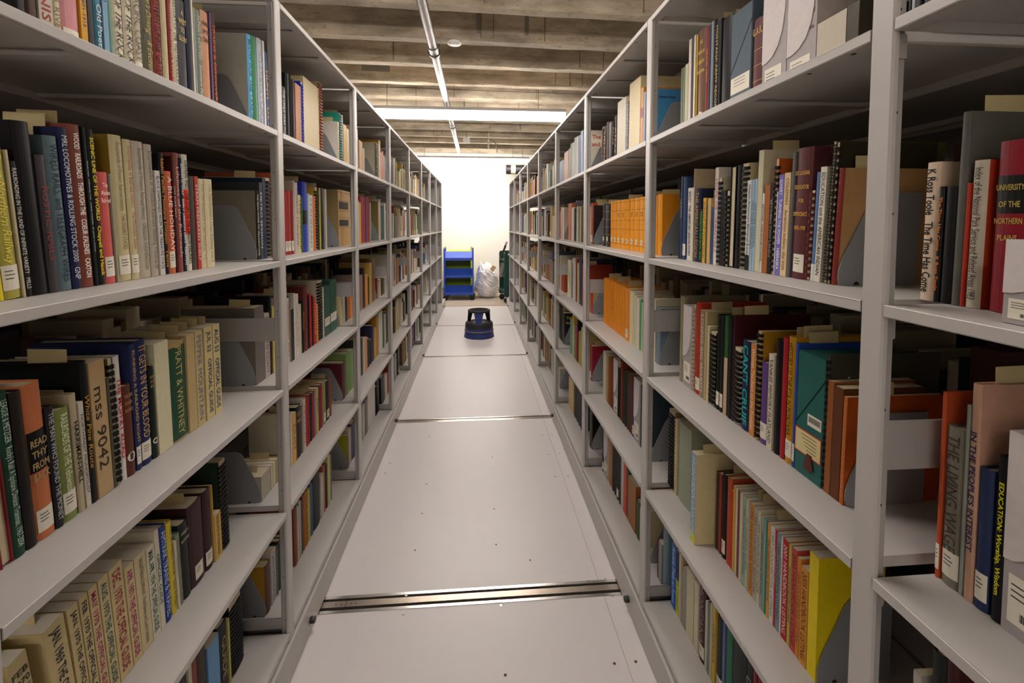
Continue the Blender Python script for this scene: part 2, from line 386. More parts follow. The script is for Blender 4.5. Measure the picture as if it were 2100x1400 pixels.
NAMES = {'h': 'hardcover_book', 'p': 'paperback_book', 'c': 'comb_bound_book', 'w': 'spiral_bound_book', 'o': 'book', 'b': 'pamphlet_box', 'x': 'clamshell_box'}
SHN = {1: 'top', 2: 'second', 3: 'third', 4: 'fourth', 5: 'bottom'}
BOOK_TABLE="""L1*|8204|173|250|||2|h|1d1d22|||||black hardcover beside SADDLE, ~|0
L1*|8398|194|240|||2|h|4e3428|SADDLE|d0a830|||brown hardcover titled SADDLE, ~|0
L1*|8635|258|240|||1.9|p|b9b0a2|McGINNIS|9c2a2a|||light grey paperback between SADDLE and THE FEATHER RIVER, ~|0
L1*|8851|151|240|||1.8|h|c6ba98|THE FEATHER RIVER|8a7a5a|||cream hardcover titled THE FEATHER RIVER, ~|0
L1*|9132|382|250|||1.8|h|c9888e|||L||dusty pink hardcover with white label, fifth book from left, ~|0
L1*|9403|136|260|||1.7|p|cf9a2c|Railways R. 1871-1915|2a3c78|||yellow paperback titled Railways R. 1871-1915, ~|0
L1*|9570|174|250|||1.7|h|3b3d42|||||charcoal hardcover between Railways R. 1871-1915 and Old Poetries, ~|0
L1*|9758|178|250|||1.7|h|3b7c94|HISTORY  Old Poetries|d5dfdf|||teal hardcover titled Old Poetries, ~|0
L1*|9923|126|250|||1.6|p|7c9fbb|500|1c3a70|||pale blue paperback titled 500, ~|0
L1*|10055|112|250|||1.6|h|6c9482|||||slim sage green hardcover between 500 and STORY OF THE, ~|0
L1*|10265|281|250|||1.6|h|d2c9b2|STORY OF THE ROCKIES|35302a|i||cream hardcover titled STORY OF THE ROCKIES, ~|0
L1*|10545|251|250|||1.6|h|d0c7b1|WEST OF THE ROCKIES|35302a|i||cream hardcover titled WEST OF THE ROCKIES, ~|0
L1*|10804|240|260|||1.5|h|b9b09a|THE PACIFIC COAST|6a6a60|L||beige hardcover titled THE PACIFIC COAST, ~|0
L1*|11115|352|250|||1.5|h|57533f|Adam's Driving  & Excitement|c2ab62|i||olive grey hardcover titled Adam's Driving, ~|0
L1*|11440|267|250|||1.4|h|8d3026|WESTERN SUNRISE GATEWAY|1c0e0c|||dark red hardcover titled WESTERN SUNRISE GATEWAY, ~|0
L1*|11694|211|250|||1.4|h|b8ac86|||||beige hardcover between WESTERN SUNRISE GATEWAY and Northwest Fast Freight, ~|0
L1*|11885|137|250|||1.4|h|8b1f2a|Northwest Fast Freight & Crew Guild|e2c480|||dark red hardcover titled Northwest Fast Freight & Crew Guild, ~|0
L1*|12056|173|260|||1.4|h|d9d1ba|HISTORY OF THE WESTERN RAILROADS|26262a|||cream hardcover titled HISTORY OF THE WESTERN RAILROADS, ~|0
L1*|12333|348|261|||1.3|h|4a4a4d|A/WEST/TO/GLORY|c8b070|H||charcoal hardcover titled A WEST TO GLORY, ~|0
L1*|12620|191|285|||1.3|h|1a2340|||||navy hardcover between A WEST TO and white paperback, ~|0
L1|12757|59|292|||1.3|p|d5d0c2
L1*|12844|78|267|||1.3|p|8a8c8a|||||slim grey paperback between white paperback and Southern Passage, ~|0
L1*|13025|261|268|||1.3|h|6c7d6a|SUNSET LIMITED  Southern Passage|c5ccc0|||sage green hardcover titled Southern Passage, ~|0
L1*|13348|347|278|||1.2|h|bd8a6c|RAILS/OF THE/COAST|3a2a22|H||tan hardcover titled RAILS OF THE COAST, ~|0
L1*|13575|82|287|||1.2|p|5a4468|||||slim purple paperback right of RAILS OF THE, ~|0
L1*|13726|181|292|||1.2|h|4a1a14|TRAINS & DISCOVERY|e0601c|||maroon hardcover titled TRAINS & DISCOVERY, ~|0
L1*|15773|263|316|||1.1|h|63b6e2|BLOW FOR THE LANDING|15304a||cv=b9b6ac|blue hardcover titled BLOW FOR THE LANDING, ~|1
L1*|16111|363|323|||1|h|3f8059|||||tall green hardcover between BLOW FOR THE and ADVENTURE, ~|1
L1*|16484|330|331|||1|h|b4bac6|ADVENTURE|8a90a8|||light grey hardcover titled ADVENTURE, ~|1
L1|16731|110|334|||1|p|d8d6cc
L1*|16928|252|303|||1|h|3a4a80|HUNTI  U.I.|d8a84a|||blue hardcover titled HUNTI, ~|1
L2*|7648|73|231|||5|h|e0cc2c|Morris|3a3a10|||yellow hardcover titled Morris, ~|0
L2*|7840|291|247|||4.9|h|a9a248|Great Northern Railway|ead75c|Li||olive hardcover with white label between Morris and cream paperback, ~|0
L2*|8008|30|239|||4.5|p|c3b896|||||slim cream paperback between olive hardcover and RAILROADING IN THE, ~|0
L2*|8088|114|222|||4.5|h|1f1c1c|RAILROADING IN THE LAND OF INFINITE VARIETY  MILLS|e0dcd4|||black hardcover titled RAILROADING IN THE LAND OF INFINITE, ~|0
L2*|8307|298|289|||4.4|h|15161a|||||black hardcover between RAILROADING IN THE and RUSTIC RAILS, ~|0
L2*|8556|169|239|||4|h|4b464a|RUSTIC RAILS|8c4038|||charcoal hardcover titled RUSTIC RAILS, ~|0
L2*|8784|257|275|||3.9|h|5d7078|WIRED RAILS, and TELEGRAPH WIRES|253a48|||grey blue hardcover titled WIRED RAILS, and TELEGRAPH WIRES, ~|0
L2*|9014|181|295|||3.6|h|1d2450|MRL LOCOMOTIVES & ROLLING STOCK 2000  GNP|d6d8e6|||navy hardcover titled MRL LOCOMOTIVES & ROLLING STOCK 2000, ~|0
L2*|9255|276|305|||3.5|h|7c4333|WOOD  RAILROADS  THROUGH THE  COEUR d'ALENES  CAXTON|f2ece4|B||dark red hardcover titled WOOD RAILROADS THROUGH THE COEUR d'ALENES, ~|0
L2*|9435|59|305|||3.2|h|1b2b28|RAILROADS  THROUGH THE  COEUR d'ALENES  BY JOHN V WOOD|cfd6d0|||black hardcover titled RAILROADS THROUGH THE COEUR d'ALENES, ~|0
L2*|9568|182|303|||3.2|h|16161a|SCENIC LINE OF THE WORLD  Chappell and Hauck|e8d01c|B||black hardcover titled SCENIC LINE OF THE WORLD, ~|0
L2*|9796|248|224|||3|h|cf5f5a|The/Alaska/Railroad|f0d8d0|HL||coral red hardcover with white label, twelfth book from left, ~|0
L2*|9956|45|223|||2.8|p|9a9a86|||||slim grey paperback right of coral red hardcover, ~|0
L2*|10188|332|304|||2.8|h|c2b68c|Encyclopedia of Western Railroad History  THE DESERT STATES|7a6a4a|L|sc=9a7c28|cream hardcover titled Encyclopedia THE DESERT STATES, ~|0
L2*|10472|210|301|||2.5|h|c9be94|Encyclopedia of Railroad History  The Mountain States|b05a3a|L||cream hardcover titled Encyclopedia The Mountain States, ~|0
L2*|10767|343|302|||2.4|h|b6ad9c|Encyclopedia of Western Railroad History  OREGON WASHINGTON|6a6258|||beige hardcover titled Encyclopedia OREGON WASHINGTON, ~|0
L2*|11074|241|301|||2.2|h|b4ab9a|Encyclopedia of Western Railroad History Volume III|6a6258|||beige hardcover titled Encyclopedia Volume III, ~|0
L2*|11285|151|245|||2|p|cfcac6|BLACK DIAMONDS FROM THE TREASURE STATE|303038|||white paperback titled BLACK DIAMONDS FROM THE TREASURE STATE, ~|0
L2*|11462|171|289|||2|h|17181a|Idaho Pacific Montana Division  Yenne|d89a2c|||black hardcover titled Idaho Pacific Montana Division, ~|0
L2*|11676|224|248|||1.9|h|cc6446|A BLUE HOLIDAY|e8e0d0|L||red hardcover titled A BLUE HOLIDAY, ~|0
L2*|11840|73|287|||1.7|h|4c1c18|STAR GUIDE RAILS|e0d0c0|||maroon hardcover titled STAR GUIDE RAILS, ~|0
L2*|11982|177|297|||1.7|h|8c4a44|Lifelines of the Railroads|d8b0a0|||dark red hardcover titled Lifelines of the Railroads, ~|0
L2*|12140|105|287|||1.6|h|1c2c4c|EDWIN D. CULP  EARLY OREGON DAYS  CAXTON|e8ecf0|B||navy hardcover titled EARLY OREGON DAYS, ~|0
L2*|12319|217|298|||1.5|h|dcd6c4|STATIONS WEST  THE STORY OF THE OREGON RAILWAYS|18181a|B|band=d8381c:.3:.68|white hardcover titled THE STORY OF THE OREGON RAILWAYS, ~|0
L2*|12534|178|245|||1.4|h|55504c|||||charcoal hardcover between THE STORY OF and STEAM PREFERRED SHELF, ~|0
L2*|12711|141|247|||1.4|p|b83a34|STEAM PREFERRED SHELF|ece6dc|||red paperback titled STEAM PREFERRED SHELF, ~|0
L2*|12945|254|243|||1.3|h|d8ccaa|The Northwest's Own Railway Vol I|a09070|||cream hardcover titled The Northwest's Own Railway Vol I, ~|0
L2*|13289|369|245|||1.2|h|d9cda8|The Northwest's Own Railway Vol II|a09070|||cream hardcover titled The Northwest's Own Railway Vol II, ~|0
L2*|15997|191|234||238|0.3|h|1c1c1c|THE IRON HORSE TO YELLOWSTONE|d8d4cc||cv=7d7666|black hardcover titled THE IRON HORSE TO YELLOWSTONE, ~|1
L2*|16222|207|264|||0.2|p|3a4048|METRO SESSION|d8dadc|||navy paperback titled METRO SESSION, ~|1
L2*|16469|234|281|||0.2|p|1c2c50|||||navy paperback between METRO SESSION and black book, ~|1
L2*|16785|342|286|||0.1|c|1c1c1c||||cv=bcb092|black comb-bound book between navy paperback and red paperback, ~|1
L2|17048|129|306||||p|b0563c
L3*|7616|197|186|110||4|o|7a1c24|||||short dark red book beside Rocky's Rail: A, ~|0
L3*|7835|221|282|110||3.8|h|1f4a38|LEAGUE & METZGER  Rocky's Rail: A Spokane Division Trainman, 1967-2004|c8dccc|||dark green hardcover titled Rocky's Rail: A Spokane Division Trainman,, ~|0
L3*|8047|183|275|110||3.6|h|2e2622|||||dark brown hardcover right of Rocky's Rail: A, ~|0
L3*|8313|325|279|110||3.4|h|c0724a|READ/THY/FROM/BACK|b09868|HL|band=17171a:.3:.56;pos=.34|tan hardcover titled READ THY FROM BACK, ~|0
L3*|8562|151|227|110||3.2|h|2c2c32|THE MAN WHO FOUND THE MONEY|c8c8d0|||charcoal hardcover titled THE MAN WHO FOUND THE MONEY, ~|0
L3*|8793|288|213|110||3|h|7f8a4c|RAILROADS OF THE Yellowstone|e6ecd4|L||green hardcover titled RAILROADS OF THE Yellowstone, ~|0
L3*|9017|135|232|110||2.8|h|b5a88c|HARRIMAN-HILL|1c1a1a|B||beige hardcover between RAILROADS OF THE and NORTHWEST MONOPOLIST, ~|0
L3*|9146|98|211|110||2.7|p|ccc4b6|NORTHWEST MONOPOLIST|2c2c30|||white paperback titled NORTHWEST MONOPOLIST, ~|0
L3*|9286|157|286|110||2.7|h|14171a|White Pine Route|c8962e|i||black hardcover titled White Pine Route, ~|0
L3*|9559|357|278|110||2.6|p|b89c72|mss 9042|3a3428|||tan paperback titled mss 9042, ~|0
L3*|9784|67|236|110||2.3|p|55523e|||||slim olive grey paperback between mss 9042 and black book, ~|0
L3*|9893|117|273|110||2.3|c|1a1a1c||||cv=6c6048|slim black comb-bound book right of olive grey paperback, ~|0
L3*|10048|159|273|110||2.2|h|d9d4cc|THE MOFFAT ROAD|c01c38|B||white hardcover titled THE MOFFAT ROAD, ~|0
L3*|10267|251|202|110||2.1|h|5f3226|THE BIG/FOUR/ROAD|b08850|Hr||maroon hardcover titled THE BIG FOUR ROAD, ~|0
L3*|10481|141|286|110||2|h|27315e|RUNNING A RAILROAD RIGHT|c8a860|L||navy hardcover titled RUNNING A RAILROAD RIGHT, ~|0
L3*|10730|319|290|110||1.9|h|232c5a|IT GETS IN YOUR BLOOD|d0a868|L||navy hardcover titled IT GETS IN YOUR BLOOD, ~|0
L3*|10992|174|218|110||1.8|h|1c2c26|NUEVO/ATLAS/BUSY|b09858|Hr||dark green hardcover titled NUEVO ATLAS BUSY, ~|0
L3*|11335|471|268|110||1.7|p|d6cfae|||||cream paperback between NUEVO ATLAS BUSY and tan hardcover, ~|0
L3*|11910|626|254|110||1.5|h|ab9260|PRATT & WHITNEY|c8b070|S|band=28543c:.05:.98|thick tan hardcover between cream paperback and tan paperback, ~|0
L3*|12403|326|260|110||1.2|p|bda878|||S||tan paperback between tan hardcover and PEPPER MOUNTAIN, ~|0
L3*|12747|314|261|110||1.1|p|c8b482|PEPPER MOUNTAIN|5a6a90|S||tan paperback titled PEPPER MOUNTAIN, ~|0
L3*|13169|363|262|110||1|p|cfbd88|JUL 52  OFFICIAL GUIDE|26466a|BS||tan paperback titled JUL 52 OFFICIAL GUIDE, ~|0
L3*|13555|328|260|110||0.8|p|d2c18c|AUG 53  OFFICIAL GUIDE|26466a|BS||cream paperback titled AUG 53 OFFICIAL GUIDE, ~|0
L3*|16092|650|265|110|235|0.3|p|6c6460||||cv=6c665e|thick dark grey paperback beside COAST TO COAST, ~|1
L3*|16636|383|230|110||0.1|p|b9aaa4|COAST TO COAST|6a4a48|||light grey paperback titled COAST TO COAST, ~|1
L3*|16954|196|285|110||0|h|14182a|||||black hardcover between COAST TO COAST and tan paperback, ~|1
L3*|17252|343|244|110|||p|d6bd68|||||tan paperback between black hardcover and NORTHWEST RAILS, ~|1
L4*|7484|148|264|110||8|p|bba877|OFFICIAL GUIDE|3a3a30|B||tan paperback titled OFFICIAL GUIDE, ~|0
L4*|7993|296|260|110||7.2|p|bfad80|FEB/1970/THE|3a3428|HS||beige paperback titled FEB 1970 THE, ~|0
L4*|8590|402|260|110||6.4|p|c6b484|JAN. 1969 THE OFFICIAL GUIDE|26343c|BS||cream paperback titled JAN. 1969 THE OFFICIAL GUIDE, ~|0
L4*|8935|215|260|110||5.7|p|c8b686|JAN. 1970 THE OFFICIAL GUIDE|26343c|B||cream paperback titled JAN. 1970 THE OFFICIAL GUIDE, ~|0
L4*|9153|176|260|110||5.4|p|c8b686|FEB. 1970 THE OFFICIAL GUIDE|26303c|B||cream paperback titled FEB. 1970 THE OFFICIAL GUIDE, ~|0
L4*|9357|185|260|110||5.2|p|cab889|MAY 1970 THE OFFICIAL GUIDE|a02c5c|B||cream paperback titled MAY 1970 THE OFFICIAL GUIDE, ~|0
L4*|9585|223|260|110||4.9|p|ccbb8c|AUG. 1970 THE OFFICIAL GUIDE|205c60|B||cream paperback titled AUG. 1970 THE OFFICIAL GUIDE, ~|0
L4*|9885|335|260|110||4.7|p|ccba8a|DEC. 1970 THE OFFICIAL GUIDE|98283c|B||cream paperback titled DEC. 1970 THE OFFICIAL GUIDE, ~|0
L4*|10199|242|233|110||4.3|p|cfbd8c|APR. 1971 THE OFFICIAL GUIDE|a0286c|B||cream paperback titled APR. 1971 THE OFFICIAL GUIDE, ~|0
L4*|10500|331|234|110||4|p|cdbf98|VALENTINE & COMPANY  Fine Railway and Coach Varnishes|2c2c2c|||cream paperback titled Fine Railway and Coach Varnishes, ~|0
L4*|10803|245|228|110||3.7|p|d6cfb8|MAR. APR. 1974 THE OFFICIAL GUIDE|206458|B||cream paperback titled MAR. APR. 1974 THE OFFICIAL GUIDE, ~|0
L4*|11013|144|253|110||3.5|p|d6cfb8|OFFICIAL GUIDE|206458|B||cream paperback titled OFFICIAL GUIDE, ~|0
L4*|11223|245|247|110||3.3|h|24408c|AMTRAK TRAINS & TRAVEL|c0d0f0|||blue hardcover between OFFICIAL GUIDE and THE WOMEN'S HOUR, ~|0
L4*|11452|182|242|110||3.1|h|d8c23c|THE WOMEN'S HOUR  Dave & Pippo|4a4420|||yellow hardcover titled THE WOMEN'S HOUR, ~|0
L4|11594|69|180|110||3|p|cfc6b0|Vicksburg Southern|b04040
L4*|11708|125|191|110||2.9|h|7c9484|TEN TURNS TO TUCUMCARI|903830|||sage green hardcover titled TEN TURNS TO TUCUMCARI, ~|0
L4*|11953|330|205|110||2.8|h|2c322c|TOMAS C./MOUNTAIN|c0bca4|H||charcoal hardcover between TEN TURNS TO and maroon hardcover, ~|0
L4*|12437|604|228|110||2.5|h|472a32|||L||thick maroon hardcover with white label right of charcoal hardcover, ~|0
L4*|12926|334|230|110||2.1|h|43262c|||L||maroon hardcover with white label right of maroon hardcover, ~|0
L4|13140|56|231|110||1.9|p|b8924c
L4*|13345|314|134|110||1.9|p|cda85c|RAILROADS OF MONTANA|3a3020|||tan paperback titled RAILROADS OF MONTANA, ~|0
L4*|13719|347|274|110||1.7|c|1c1c1c||||cv=28402e|black comb-bound book beside RAILROADS OF MONTANA, ~|0
L4*|16278|684|90|110|235|0.5|p|a9a294||||cv=a9a294|short thick grey paperback beside cream paperback, ~|1
L4|16730|162|90|110||0.2|p|c0b8a4
L4|16928|178|90|110||0.2|p|cfc4a4
L4|17168|242|90|110||0.1|p|b09a70
L4|17395|152|90|110|||h|5a3824
L5*|11665|387|266|110||2|h|24302a|||||dark green hardcover beside cream paperback, ~|0
L5*|11958|130|247|110||1.8|p|c4bca8|||||slim cream paperback right of dark green hardcover, ~|0
L5*|12160|238|246|110||1.7|h|8a4a34|||||dark red hardcover between cream paperback and dark brown hardcover, ~|0
L5*|12481|367|239|110||1.6|h|4c3c32|||||dark brown hardcover between dark red hardcover and blue paperback, ~|0
L5*|12951|534|212|110||1.4|p|6c9cc8||||sc=5a8cc0|thick blue paperback between dark brown hardcover and GUIDE, ~|0
L5*|13459|442|217|110||1.2|h|1f2838|GUIDE|b09a60|||navy hardcover titled GUIDE, ~|0
L5|13738|72|205|110||1.1|p|b8b060
L5*|14138|686|232|110||1|c|141416||||cv=24242a|thick black comb-bound book beside olive paperback, ~|0
L5*|16268|397|179|110|235|0.3|h|5a3226||||cv=a67c28|short maroon hardcover beside CANYONS NOTES, ~|1
L5*|16669|348|201|110||0.2|p|bcb6b0|CANYONS NOTES|4a4a50|||light grey paperback titled CANYONS NOTES, ~|1
L5|17006|268|184|110||0.1|h|5c6c60
L5|17303|265|193|110||0.1|h|46443c
L5|17552|171|189|110|||p|2c5a54
R1*|7079|47|260||||h|101014|||||slim black hardcover right of olive grey paperback, ~|1
R1*|7020|51|260||||h|b4b6c0|||||slim light grey hardcover between black hardcover and navy hardcover, ~|1
R1*|6933|99|260||||h|2a2836|||||slim navy hardcover between light grey hardcover and navy hardcover, ~|1
R1*|6767|216|260||||h|2c2c34|||||navy hardcover beside navy hardcover, ~|1
R2*|6619|207|218|||-1|h|cdb7a0|K Ross Toole  The Time Has Come|17171a|B||beige hardcover titled The Time Has Come, ~|1
R2*|6458|80|179|||-1|h|15161c|The Time Has Come  K Ross Toole|d8761c|B||black hardcover titled The Time Has Come, ~|0
R2*|6326|160|178|||-1|h|141418|||||short black hardcover right of The Time Has, ~|0
R2*|6173|122|285||245|-1|h|5c5b54|||S||slim dark grey hardcover between black hardcover and red hardcover, ~|0
R2*|6079|44|181|||-1|h|b8341c|||||short slim red hardcover right of dark grey hardcover, ~|0
R2*|5948|196|212|||-1|h|c9bfae|Index of the National Park Service and Related Areas 1983|26262a||cv=b83c20|beige hardcover titled Index of the National Park Service, ~|0
R2*|5559|365|233|||-1|h|8c1426|UNIVERSITY/OF THE/NORTHERN/PLAINS|c0a850|H|band=1c1c1c:.2:.42;pos=.22|dark red hardcover titled UNIVERSITY OF THE NORTHERN PLAINS, ~|0
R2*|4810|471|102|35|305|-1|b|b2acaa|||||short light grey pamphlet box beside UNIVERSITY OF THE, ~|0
R3*|6247|59|293||||h|b24a26|||L|top|slim red hardcover with white label beside THE LIVING WAGE, ~|0
R3*|6073|265|245||||h|7c766a|THE LIVING WAGE|4a463e|L||olive grey hardcover titled THE LIVING WAGE, ~|0
R3*|5906|46|287||||h|8c948c|||||slim grey hardcover right of THE LIVING WAGE, ~|0
R3*|5811|126|321||||h|c49a84|IN THE PEOPLE'S INTEREST|22265c|BS||beige hardcover titled IN THE PEOPLE'S INTEREST, ~|0
R3*|5648|178|205||||h|26345c|||L||navy hardcover with white label right of IN THE PEOPLE'S, ~|0
R3*|5453|123|233||||h|15171e|EDUCATION: Worship, Wisdom|e0d820|B||black hardcover titled EDUCATION: Worship, Wisdom, ~|0
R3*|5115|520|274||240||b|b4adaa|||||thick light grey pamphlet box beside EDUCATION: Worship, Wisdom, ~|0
R4*|6461|123|241||||p|b0aca4|||||slim light grey paperback beside dark green hardcover, ~|0
R4*|6157|202|304||238||h|26302c||||cv=2a302c|dark green hardcover between light grey paperback and maroon hardcover, ~|0
R4*|5958|178|316||||h|4a141c|||||tall maroon hardcover beside dark green hardcover, ~|0
R1*|17787|276|234||245||h|3f83b2||||cvt=Ninety Years|blue hardcover beside pale blue paperback, ~|2
R1|15348|128|235|||-0.1|p|5c5c3c
R1|15196|126|234|||-0.2|p|56664a
R1*|15001|214|237|||-0.2|p|a9aa88|||||beige paperback between sage green paperback and beige paperback, ~|1
R1*|14779|181|310|||-0.2|p|c6b8ac|||||tall beige paperback between beige paperback and navy hardcover, ~|1
R1*|14599|116|316|||-0.2|h|24304c|||||tall slim navy hardcover between beige paperback and beige paperback, ~|1
R1*|14460|114|311|||-0.2|p|cfc2a8|||||tall slim beige paperback between navy hardcover and yellow hardcover, ~|1
R1|14337|86|306|||-0.2|h|b08c20
R1*|14029|485|311|||-0.2|h|6a4a38|THE/AMERICAN/LEGION/MONTANA|d0a850|Hr||tall brown hardcover with round label right of yellow hardcover, ~|1
R1*|13671|124|304|||-0.3|h|8c2424|GRAND ARMY|d0a060|||dark red hardcover titled GRAND ARMY, ~|1
R1*|13535|107|303|||-0.3|h|2c3850|||||slim navy hardcover between GRAND ARMY and grey hardcover, ~|1
R1*|13401|119|307|||-0.3|h|888c94|||||slim grey hardcover between navy hardcover and navy hardcover, ~|1
R1*|13273|95|306|||-0.3|h|20242c|||||slim navy hardcover between grey hardcover and MONTANA ARMY RECORDS, ~|1
R1*|13109|192|298|||-0.3|h|17191e|MONTANA ARMY RECORDS|b8a860|||black hardcover titled MONTANA ARMY RECORDS, ~|1
R1*|12941|90|296|||-0.3|h|1c1e24|||||slim black hardcover between MONTANA ARMY RECORDS and black hardcover, ~|1
R1*|12623|506|285|||-0.3|h|131318|||||thick black hardcover between black hardcover and navy box, ~|1
R1*|11877|950|275|||-0.4|x|4e5d68||||diag|thick navy clamshell box between black hardcover and maroon hardcover, ~|1
R1*|11158|434|217|||-0.5|h|5c2c2e|G.A.R.|c0985c|H|bands|maroon hardcover between navy box and light grey box, ~|1
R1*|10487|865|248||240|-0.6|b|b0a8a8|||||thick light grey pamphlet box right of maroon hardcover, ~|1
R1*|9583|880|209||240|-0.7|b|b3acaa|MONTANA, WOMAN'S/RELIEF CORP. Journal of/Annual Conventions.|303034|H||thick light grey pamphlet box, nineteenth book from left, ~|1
R1*|8750|746|113||225|-0.8|p|bbb3a2|||||short thick beige paperback right of MONTANA, WOMAN'S RELIEF, ~|1
R1*|8224|271|115|||-1|p|4a4436|||||short olive grey paperback between beige paperback and black hardcover, ~|1
R2*|17473|259|235||||h|e2921e|||||orange hardcover between orange hardcover and orange hardcover, ~|2
R2*|17110|406|238||225|-0|h|e2921e|||||orange hardcover beside orange hardcover, ~|2
R2|15390|132|235|||-0.4|h|2a3a50
R2*|15229|139|287|||-0.4|h|2f3f60|LEGION|c0b060|||navy hardcover titled LEGION, ~|1
R2*|15019|230|282|||-0.5|h|33456a|||L||navy hardcover with white label between LEGION and white hardcover, ~|1
R2*|14613|459|242|||-0.5|h|d6d2c8|BAILEY  THE AMERICAN LEGION STORY|26364c|B||white hardcover between navy hardcover and beige paperback, ~|1
R2|14351|30|302|||-0.7|p|bba98c
R2*|14132|371|236|||-0.7|h|222c4c|THE AMERICAN LEGION|b89048|||navy hardcover between beige paperback and HANDBOOK FOR BOYS, ~|1
R2|13834|179|169|||-0.8|p|16201c|HANDBOOK FOR BOYS  BLSA|3cc040
R2*|13636|174|203|||-0.8|p|d2a838|School of Our Girls|6a4a10|||yellow paperback titled School of Our Girls, ~|1
R2|13496|63|181|||-0.9|p|4c4a34
R2*|13352|182|200|||-0.9|p|c7a46a|||||short tan paperback between olive grey paperback and blue paperback, ~|1
R2*|13159|162|172|||-1|p|36507c|THE AMERICAN LEGION AUXILIARY|202c50|||short blue paperback between tan paperback and HOPE OF ORIENTALS, ~|1
R2*|12968|179|289|||-1|p|d0c8c0|HOPE OF ORIENTALS|b05050|||white paperback titled HOPE OF ORIENTALS, ~|1
R2*|12802|112|257|||-1.1|c|26304c||||cv=b4ad94|slim navy comb-bound book right of HOPE OF ORIENTALS, ~|1
R2*|12595|263|219|||-1.1|p|16171a|||||black paperback between navy book and black book, ~|1
R2*|12369|150|217|||-1.2|c|17181a|||||black comb-bound book between black paperback and black book, ~|1
R2*|12134|270|282|||-1.3|o|24242a|||||black book between black book and black hardcover, ~|1
R2*|11860|240|281|||-1.4|h|14151a|||||black hardcover between black book and black book, ~|1
R2*|11599|236|283|||-1.5|c|1a1a1c||||cv=b9ae8c|black comb-bound book right of black hardcover, ~|1
R2*|11373|182|236|||-1.5|p|c6cacc|Native American Bilingual Education|32363c||band=1c1e22:.83:1|white paperback titled Native American Bilingual Education, ~|1
R2*|11213|102|236|||-1.6|p|92aec0|1905 TORT SCHOOLS|26405c|||pale blue paperback titled 1905 TORT SCHOOLS, ~|1
R2*|11099|95|237|||-1.7|p|9ab4c4|1905 TORT SCHOOLS|26405c|||slim pale blue paperback titled 1905 TORT SCHOOLS, ~|1
R2*|10940|190|306|||-1.7|p|c6c0a4|||||cream paperback between 1905 TORT SCHOOLS and ONE-ROOM SCHOOL, ~|1
R2*|10789|79|198|||-1.8|p|d0cfc4|PAYTONS  ONE-ROOM SCHOOL|1a1a1c|Bi||white paperback titled ONE-ROOM SCHOOL, ~|1
R2*|10639|189|217|||-1.8|p|a05e2a|||||orange paperback between ONE-ROOM SCHOOL and BETWEEN TWO LANDS, ~|1
R2*|10477|103|219|||-1.9|p|1c1c1e|BETWEEN TWO LANDS|a8a8a8|||black paperback titled BETWEEN TWO LANDS, ~|1
R2*|10360|101|277|||-2|c|1a1a1c||||cv=b8561c|slim black comb-bound book right of BETWEEN TWO LANDS, ~|1
R2|10277|35|199|||-2|p|c8ccd8
R2*|10160|169|237|||-2.1|p|746ebc|SOWRY  TURNING THE POWER  NEBRASKA|e6e4f6|B||blue paperback titled TURNING THE POWER, ~|1
R2*|9962|197|239|||-2.1|p|dcc094|COLEMAN  American Indians, the Irish|7a5c3c|||beige paperback titled American Indians, the Irish, ~|1
R2*|9800|99|283|||-2.3|h|5d6064|||||slim dark grey hardcover right of American Indians, the, ~|1
R2*|9491|482|287|||-2.3|h|5c2b2f|E.R. LOGAN;/EDUCATOR/FOR/DEMOCRACY,/1895-1970|d6a43c|HL|pos=.14|maroon hardcover with white label right of dark grey hardcover, ~|1
R2*|9178|109|194|||-2.6|c|5c1a16||||cv=5c1a16|short slim maroon comb-bound book right of maroon hardcover, ~|1
R2*|9054|106|230|||-2.7|h|5d7cac||||band=d0d4d0:.84:1|slim blue hardcover between maroon book and EDUCATION and the, ~|1
R2*|8907|162|239|||-2.7|p|d8d2c4|EDUCATION and the AMERICAN INDIAN|34343a|||white paperback titled EDUCATION and the AMERICAN INDIAN, ~|1
R2*|8701|74|287||238|-2.9|w|c8bc94||||cv=585530;cvt=THE HIGH SCHOOL|slim cream spiral-bound book right of EDUCATION and the, ~|1
R2*|8612|79|284|||-2.9|c|2c2024||||cv=3a3420|slim maroon comb-bound book right of cream book, ~|1
R2*|8479|147|231||225|-3|h|7c2820|||T|cv=b08a5c|dark red hardcover between maroon book and The Time Has, ~|1
R3*|17426|250|251||||p|d0c8b0|||||cream paperback between cream paperback and pale blue hardcover, ~|2
R3*|17078|378|222||238|-0|h|6a7c8c|||||pale blue hardcover beside cream paperback, ~|2
R3*|15071|296|301|||-0.1|h|8c8468|||||olive grey hardcover beside light grey box, ~|1
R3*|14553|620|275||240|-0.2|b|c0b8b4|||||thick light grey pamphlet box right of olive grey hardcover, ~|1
R3*|14149|119|287|||-0.2|c|b49a84||||cv=b49a84|slim beige comb-bound book right of light grey box, ~|1
R3*|13914|300|298|||-0.2|h|ae3020|||L||red hardcover with white label right of beige book, ~|1
R3*|13609|243|279|||-0.2|p|9a8468|LOSING BIG WARDS|ded6c8|||taupe paperback titled LOSING BIG WARDS, ~|1
R3*|13389|149|279|||-0.3|p|b0a074|||||tan paperback between LOSING BIG WARDS and cream paperback, ~|1
R3*|13227|129|237|||-0.3|p|cabd96|||||slim cream paperback between tan paperback and black book, ~|1
R3*|12972|336|225|||-0.3|c|141416|||||black comb-bound book between cream paperback and black hardcover, ~|1
R3*|12676|181|284|||-0.3|h|1a241e|||L||black hardcover with white label right of black book, ~|1
R3*|12480|168|284|||-0.4|h|1a241e|||L||black hardcover with white label right of black hardcover, ~|1
R3*|12286|178|288|||-0.4|h|2e5c30||||band=c8a890:.42:1|dark green hardcover between black hardcover and black hardcover, ~|1
